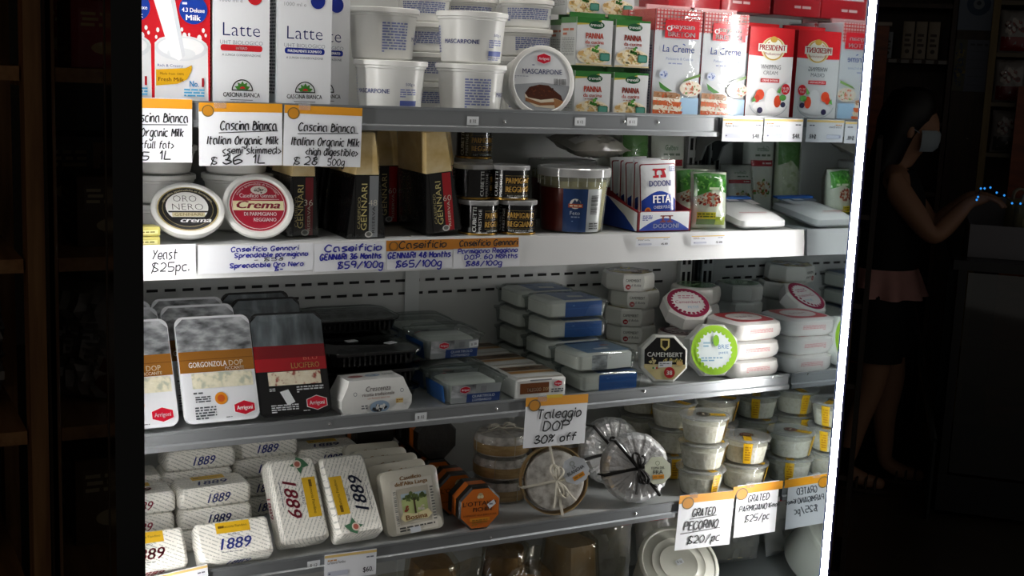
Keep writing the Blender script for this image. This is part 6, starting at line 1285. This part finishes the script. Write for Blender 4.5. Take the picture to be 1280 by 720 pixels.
for i, (x, zz, c, lb) in enumerate(((-.01, uz(68), '8A1E20', 'red and white snack bag on the upper goods board by the post'), (.14, uz(68), '9A2420', 'red and white snack bag on the upper goods board away from the post'), (-.01, uz(124), '7A1A1E', 'red based snack bag on the middle goods board by the post'), (.14, uz(124), '3A3A4A', 'dark snack bag on the middle goods board away from the post'), (.0, 1.30, '4A4A4A', 'grey snack bag on the lower goods board'))):
    place('snack' + c, snack(c), 'snack_bag', lb, 'bag', frame_pt(BK, .30 + x, .02, zz + .001), (0, 0, RZ), 'snack bags on the goods shelf')
# ------------------------------------------------------------------ the shopper
PW = (3.60, 3.62)
skin = mat('B98A6C', .55)
wm_ = thing('person', 'person in a black sleeveless top with a pink waist frill, reaching into a carton', 'person', (PW[0], PW[1], 0), (0, 0, RZ))
V = []; E = []; Rr = []
def jt(p, r, par=None):
    V.append(p); Rr.append(r if isinstance(r, tuple) else (r, r))
    if par is not None: E.append((par, len(V) - 1))
    return len(V) - 1
pel = jt((-.01, 0, .80), (.13, .115)); sp1 = jt((-.005, 0, .92), (.115, .10), pel); sp2 = jt((.0, 0, 1.08), (.125, .105), sp1); sp3 = jt((.0, 0, 1.20), (.115, .085), sp2)
nk = jt((.02, 0, 1.275), .05, sp3); nk2 = jt((.045, 0, 1.32), .047, nk); hd = jt((.075, 0, 1.38), (.07, .078), nk2); hd2 = jt((.07, 0, 1.455), (.078, .09), hd); hd3 = jt((.06, 0, 1.515), (.055, .06), hd2)
ns = jt((.155, 0, 1.402), .013, hd)
for s in (-1, 1):
    hp_ = jt((-.01, s * .085, .76), .10, pel); kn = jt((.02 + (.05 if s > 0 else -.02), s * .08, .43), .056, hp_); cf = jt((-.01 + (.06 if s > 0 else -.04), s * .08, .27), .05, kn); an = jt((-.02 + (.09 if s > 0 else -.06), s * .08, .075), .032, cf)
    ft = jt((.05 + (.09 if s > 0 else -.06), s * .085, .04), .032, an); jt((.14 + (.09 if s > 0 else -.06), s * .09, .03), .022, ft)
    sh_ = jt((.0, s * .145, 1.215), .056, sp3)
    el = jt((.165, s * .17, 1.02) if s < 0 else (.175, s * .15, 1.04), .041, sh_); fa = jt((.225, s * .13, 1.085) if s < 0 else (.235, s * .12, 1.10), .037, el); wr = jt((.285, s * .09, 1.16) if s < 0 else (.29, s * .08, 1.165), .024, fa)
    pa = jt((.33, s * .08, 1.175), (.026, .016), wr)
    for k in range(4):
        dy = (k - 1.5) * .017 * s; L = (.05, .058, .055, .044)[k]
        f1 = jt((.36, s * .08 + dy, 1.178), .0085, pa); f2 = jt((.36 + L * .6, s * .08 + dy * 1.1, 1.165), .008, f1); jt((.36 + L, s * .08 + dy * 1.1, 1.145), .0065, f2)
    th = jt((.325, s * .08 - s * .032, 1.185), .010, pa); jt((.355, s * .08 - s * .046, 1.18), .008, th)
me = bpy.data.meshes.new('body'); me.from_pydata(V, E, []); me.materials.append(skin)
bo = bpy.data.objects.new('body', me); COL.objects.link(bo); bo.parent = wm_
sk = bo.modifiers.new('skin', 'SKIN'); sk.use_smooth_shade = True
if not me.skin_vertices: me.skin_vertices.new() if hasattr(me.skin_vertices, 'new') else None
try:
    lay = me.skin_vertices[0].data
except Exception:
    bpy.context.view_layer.objects.active = bo; bpy.ops.object.modifier_remove(modifier='skin'); bpy.ops.object.modifier_add(type='SKIN'); lay = me.skin_vertices[0].data
for i, r in enumerate(Rr): lay[i].radius = r; lay[i].use_root = (i == 0)
bo.modifiers.new('smooth', 'SUBSURF').levels = 1; bo.modifiers['smooth'].render_levels = 2
def ell_ring(cx, cy, zz, rx, ry, n=28, wav=0., k=9, ph=0.): return [(cx + (rx + wav * math.sin(k * 2*math.pi*i/n * 1. + ph)) * math.cos(2*math.pi*i/n), cy + (ry + wav * math.sin(k * 2*math.pi*i/n + ph)) * math.sin(2*math.pi*i/n), zz) for i in range(n)]
blackc = mat('0D0C0E', .8); pinkc = mat('E2A8A0', .7, var=.06, scale=30)
mb = MB(); mb.loft([ell_ring(-.005, 0, .86, .125, .150), ell_ring(0, 0, .95, .120, .142), ell_ring(.004, 0, 1.08, .132, .155), ell_ring(.004, 0, 1.17, .125, .158), ell_ring(.004, 0, 1.225, .100, .135), ell_ring(.012, 0, 1.262, .07, .092)], blackc, cap0=False, cap1=False); part('tank_top', mb, wm_)
mb = MB(); mb.loft([ell_ring(-.005, 0, .885, .132, .158, 72), ell_ring(-.005, 0, .84, .146, .175, 72, .009, 9), ell_ring(-.005, 0, .79, .160, .190, 72, .018, 9, .3), ell_ring(-.005, 0, .775, .164, .194, 72, .020, 9, .4)], pinkc, cap0=False, cap1=False); part('waist_frill', mb, wm_)
mb = MB(); mb.loft([ell_ring(-.01, 0, .86, .128, .152), ell_ring(-.01, 0, .76, .142, .182), ell_ring(-.008, 0, .67, .138, .186), ell_ring(-.005, 0, .66, .13, .18)], blackc); part('shorts', mb, wm_)
for s in (-1, 1): mb = MB(); mb.loft([ell_ring(-.005, s * .085, .70, .118, .092), ell_ring(.005 + (.03 if s > 0 else -.015), s * .085, .525, .108, .09)], blackc, cap0=False, cap1=False); part('shorts_leg', mb, wm_)
hairm = ramp_mat('dark_hair', [(.3, '0C0908'), (.7, '1A1310')], scale=30, stretch=(8, 8, .6), rough=.4)
mb = MB(); hr_ = [(.055, 1.575, .03, .03), (.05, 1.56, .075, .07), (.045, 1.51, .100, .092), (.03, 1.45, .105, .098), (.005, 1.39, .082, .092), (-.02, 1.32, .07, .085), (-.04, 1.24, .06, .085), (-.06, 1.16, .05, .075), (-.065, 1.12, .02, .04)]
mb.loft([ell_ring(a, 0, zz, rx, ry, 24) for a, zz, rx, ry in hr_], hairm); part('hair', mb, wm_)
mskm = mat('B9C6CC', .7)
rows_ = [[(.07 + .088 * math.cos(a) * k, .082 * math.sin(a) * k, zz) for a in [rad(-75 + 150 * i / 14) for i in range(15)]] for zz, k in ((1.335, .80), (1.35, .98), (1.375, 1.06), (1.40, 1.07), (1.415, .98))]
mb = MB(); mb.loft(rows_, mskm, cap0=False, cap1=False, closed=False); part('face_mask', mb, wm_)
for s in (-1, 1):
    mb = MB(); mb.tube([(.085, s * .080, 1.405), (.06, s * .083, 1.42), (.045, s * .082, 1.415)], .0016, mskm); part('mask_loop', mb, wm_)
    mb = MB(); mb.loft([[(.045 + .0, s * .078, zz + 0) for _ in ()] or ell_ring(.05, s * .079, zz, .016 * k, .010 * k, 12) for zz, k in ((1.385, .5), (1.40, 1), (1.425, 1), (1.435, .5))], skin); part('ear', mb, wm_)
    ex = .138; mb = MB(); mb.lathe([(.001, -.004), (.006, -.002), (.006, .002), (.001, .004)], mat('1A1412', .2), 10, Matrix.Translation((ex, s * .03, 1.44)) @ Matrix.Rotation(math.pi/2, 4, 'Y')); part('eye', mb, wm_)
    ox = .09 if s > 0 else -.06
    sole = [(x * .125 + .045 + ox, y * .042 + s * .088) for x, y in ngon(18, 1.)]
    mb = MB(); mb.loft([[(x, y, zz) for x, y in sole] for zz in (.001, .014)], mat('3A2A20', .6)); sd = part('sandal_sole', mb, wm_)
    for k in range(3): mb = MB(); mb.tube([(.03 + k * .035 + ox, s * .088 - .04, .016), (.03 + k * .035 + ox, s * .088 - .03, .05), (.035 + k * .035 + ox, s * .088, .07 - k * .006), (.03 + k * .035 + ox, s * .088 + .03, .05), (.03 + k * .035 + ox, s * .088 + .04, .016)], .005, mat('4A3A2C', .6)); part('strap', mb, sd)
# ------------------------------------------------------------------ counter with a box of small bags
CN = frame_pt(PW, .66, .05, 0)
ct = thing('display_counter', 'black framed glass counter with golden goods inside', 'counter', CN, (0, 0, RZ))
mb = MB(); mb.box(-.42, .75, -.36, .5, .93, .965, mat('17181A', .3)); part('counter_top', mb, ct)
mb = MB(); mb.box(-.40, .73, -.34, .48, .02, .16, mat('121214', .4)); part('plinth', mb, ct)
for x, y in ((-.40, -.345), (-.1, -.345), (-.40, .45), (.70, -.345)): mb = MB(); mb.box(x, x + .03, y, y + .03, .161, .929, mat('0E0E10', .35)); part('corner_post', mb, ct)
mb = MB(); mb.box(-.365, -.105, -.337, -.332, .17, .92, clear('AEB4B2', .08)); part('glass_pane', mb, ct)
mb = MB(); mb.box(-.065, .69, -.337, -.332, .17, .92, clear('AEB4B2', .08)); part('glass_pane', mb, ct)
mb = MB(); mb.box(-.36, .69, -.30, .40, .50, .512, clear('AEB4B2', .08)); part('inner_shelf', mb, ct)
mb = MB(); mb.tube([(-.545, .30, .73), (-.43, -.40, .30)], .013, mat('6E7270', .3, metal=.8), n=10); mb.tube([(-.545, .30, .73), (-.545, .30, .0)], .012, mat('2A2C2C', .4, metal=.6), n=8); mb.tube([(-.43, -.40, .30), (-.43, -.40, 0)], .012, mat('2A2C2C', .4, metal=.6), n=8)
o_ = thing('queue_rail', 'slanted steel rail standing in front of the counter', 'rail', CN, (0, 0, RZ)); part('steel_rail', mb, o_)
goldw = mat('B08A3A', .25, metal=.7, bump=.8, scale=30)
for i in range(14):
    def gpk(root): part('wrapped_goods', pouch_body(.09, .09, .05, goldw, wob=.4, seed=5), root)
    lay = i // 7; place('gpk', gpk, 'golden_packet', 'crinkled golden packet, %s from the counter corner post on the %s board' % (['first', 'second', 'third', 'fourth', 'fifth', 'sixth', 'last'][i % 7], 'upper' if lay else 'lower'), 'packet', frame_pt(CN, -.02 + (i % 7) * .1, -.22, .1615 if not lay else .5135), (0, 0, RZ + rad(10 * (i % 3) - 10)), 'golden packets in the counter')
bxo = thing('open_carton', 'open white carton standing on the counter, packed with small paper bags', 'box', frame_pt(CN, -.17, -.06, .966), (0, 0, RZ))
wcar = mat('8E8C92', .6); BW, BD, BH = .40, .36, .12
for a in ((-BW/2, BW/2, -BD/2, -BD/2 + .004, 0, BH), (-BW/2, BW/2, BD/2 - .004, BD/2, 0, BH + .08), (-BW/2, -BW/2 + .004, -BD/2 + .0045, BD/2 - .0045, 0, BH), (BW/2 - .004, BW/2, -BD/2 + .0045, BD/2 - .0045, 0, BH)):
    mb = MB(); mb.box(*a, wcar); part('carton_wall', mb, bxo)
mb = MB(); mb.box(-BW/2 + .005, BW/2 - .005, -BD/2 + .005, BD/2 - .005, 0, .004, wcar); part('carton_floor', mb, bxo)
tan = mat('8A7E5A', .6, bump=.4, scale=16)
def pbag(root):
    part('bag_body', pouch_body(.1, .2, .06, tan, wob=.2, seed=2), root)
    for s in (-1, 1): mb = MB(); mb.tube(catmull3([(-.025, s * .004, .197), (-.022, s * .006, .225), (0, s * .007, .238), (.022, s * .006, .225), (.025, s * .004, .197)]), .004, mat('B0A890', .6), n=6); part('handle', mb, root)
for i, (x, y, r, lb) in enumerate(((.0, -.10, 4, 'at the near corner of the carton'), (.115, -.085, -4, 'second along the near side of the carton'), (-.02, .07, 20, 'behind the near corner bag'), (.10, .07, -6, 'in the rear row of the carton'))):
    place('pbag', pbag, 'paper_bag', 'tan paper bag with handles, ' + lb, 'bag', frame_pt(CN, -.17 + x, -.06 + y, .972), (0, 0, RZ + rad(r)), 'tan paper bags in the carton')
ls = thing('string_lights', 'string of tiny blue lights over the paper bags', 'lights', frame_pt(CN, -.17, -.06, 1.19), (0, 0, RZ))
pts = catmull3([(-.185, -.14, -.02), (-.17, -.15, .03), (-.12, -.155, .02), (-.05, -.16, -.02), (.02, -.16, -.01), (.08, -.155, .05), (.14, -.15, .04), (.19, -.15, .0)], 5)
mb = MB(); mb.tube(pts, .0015, mat('0A1A3A', .5), n=5); part('wire', mb, ls)
blb = MB(); blb.lathe([(.001, -.004), (.0035, -.002), (.0035, .002), (.001, .004)], mat('2E8AE0', .4, emit=1.2), 8); blbm = blb.mesh('bulb')
for i, p_ in enumerate(pts[::2]): part('bulb', blbm, ls, loc=(p_[0], p_[1] - .006, p_[2] + .004 * (-1) ** i))
# ------------------------------------------------------------------ slim rack of cartons seen past the lamp
SR = at(1057, 400, Y=2.75); SRO = (SR.x, SR.y)
sr = thing('carton_rack', 'slim dark rack of cartons seen past the lamp of the fridge', 'rack', (SRO[0], SRO[1], 0), (0, 0, RZ))
for x in (-.30, .045): mb = MB(); mb.box(x, x + .012, -.02, .3, 0, 1.42, mat('3A3028', .5)); part('side_board', mb, sr)
for zz in (.12, .42, .70, .94, 1.20): mb = MB(); mb.box(-.287, .044, -.015, .3, zz - .014, zz, mat('4A3E34', .5)); part('shelf_board', mb, sr)
for i, (zz, h, c, lb) in enumerate(((.12, .2, '8A7430', 'yellowish carton on the lowest board of the slim rack'), (.42, .2, '6A6A5E', 'grey carton on the second board of the slim rack'), (.70, .18, 'A58A5A', 'tan carton with a price label on the third board of the slim rack'), (.94, .22, '6E6E74', 'grey paper pack on the fourth board of the slim rack'), (1.20, .18, '4A3A2E', 'brown carton on the top of the slim rack'))):
    def rc(root, h=h, c=c): part('box_body', body_box(.2, .2, h, mat(c, .6, var=.08, scale=12)), root); Print(.5).rect(30, h*400, 90, h*750, 'C8C4BC').rows(34, h*450, 86, h*700, 2, '7A3A34', 3).build('front_print', root, front(-.1), sc=.001)
    place('rackbox%d' % i, rc, 'carton_box', lb, 'box', frame_pt(SRO, -.08, .11, zz + .0008), (0, 0, RZ), 'cartons on the slim rack')
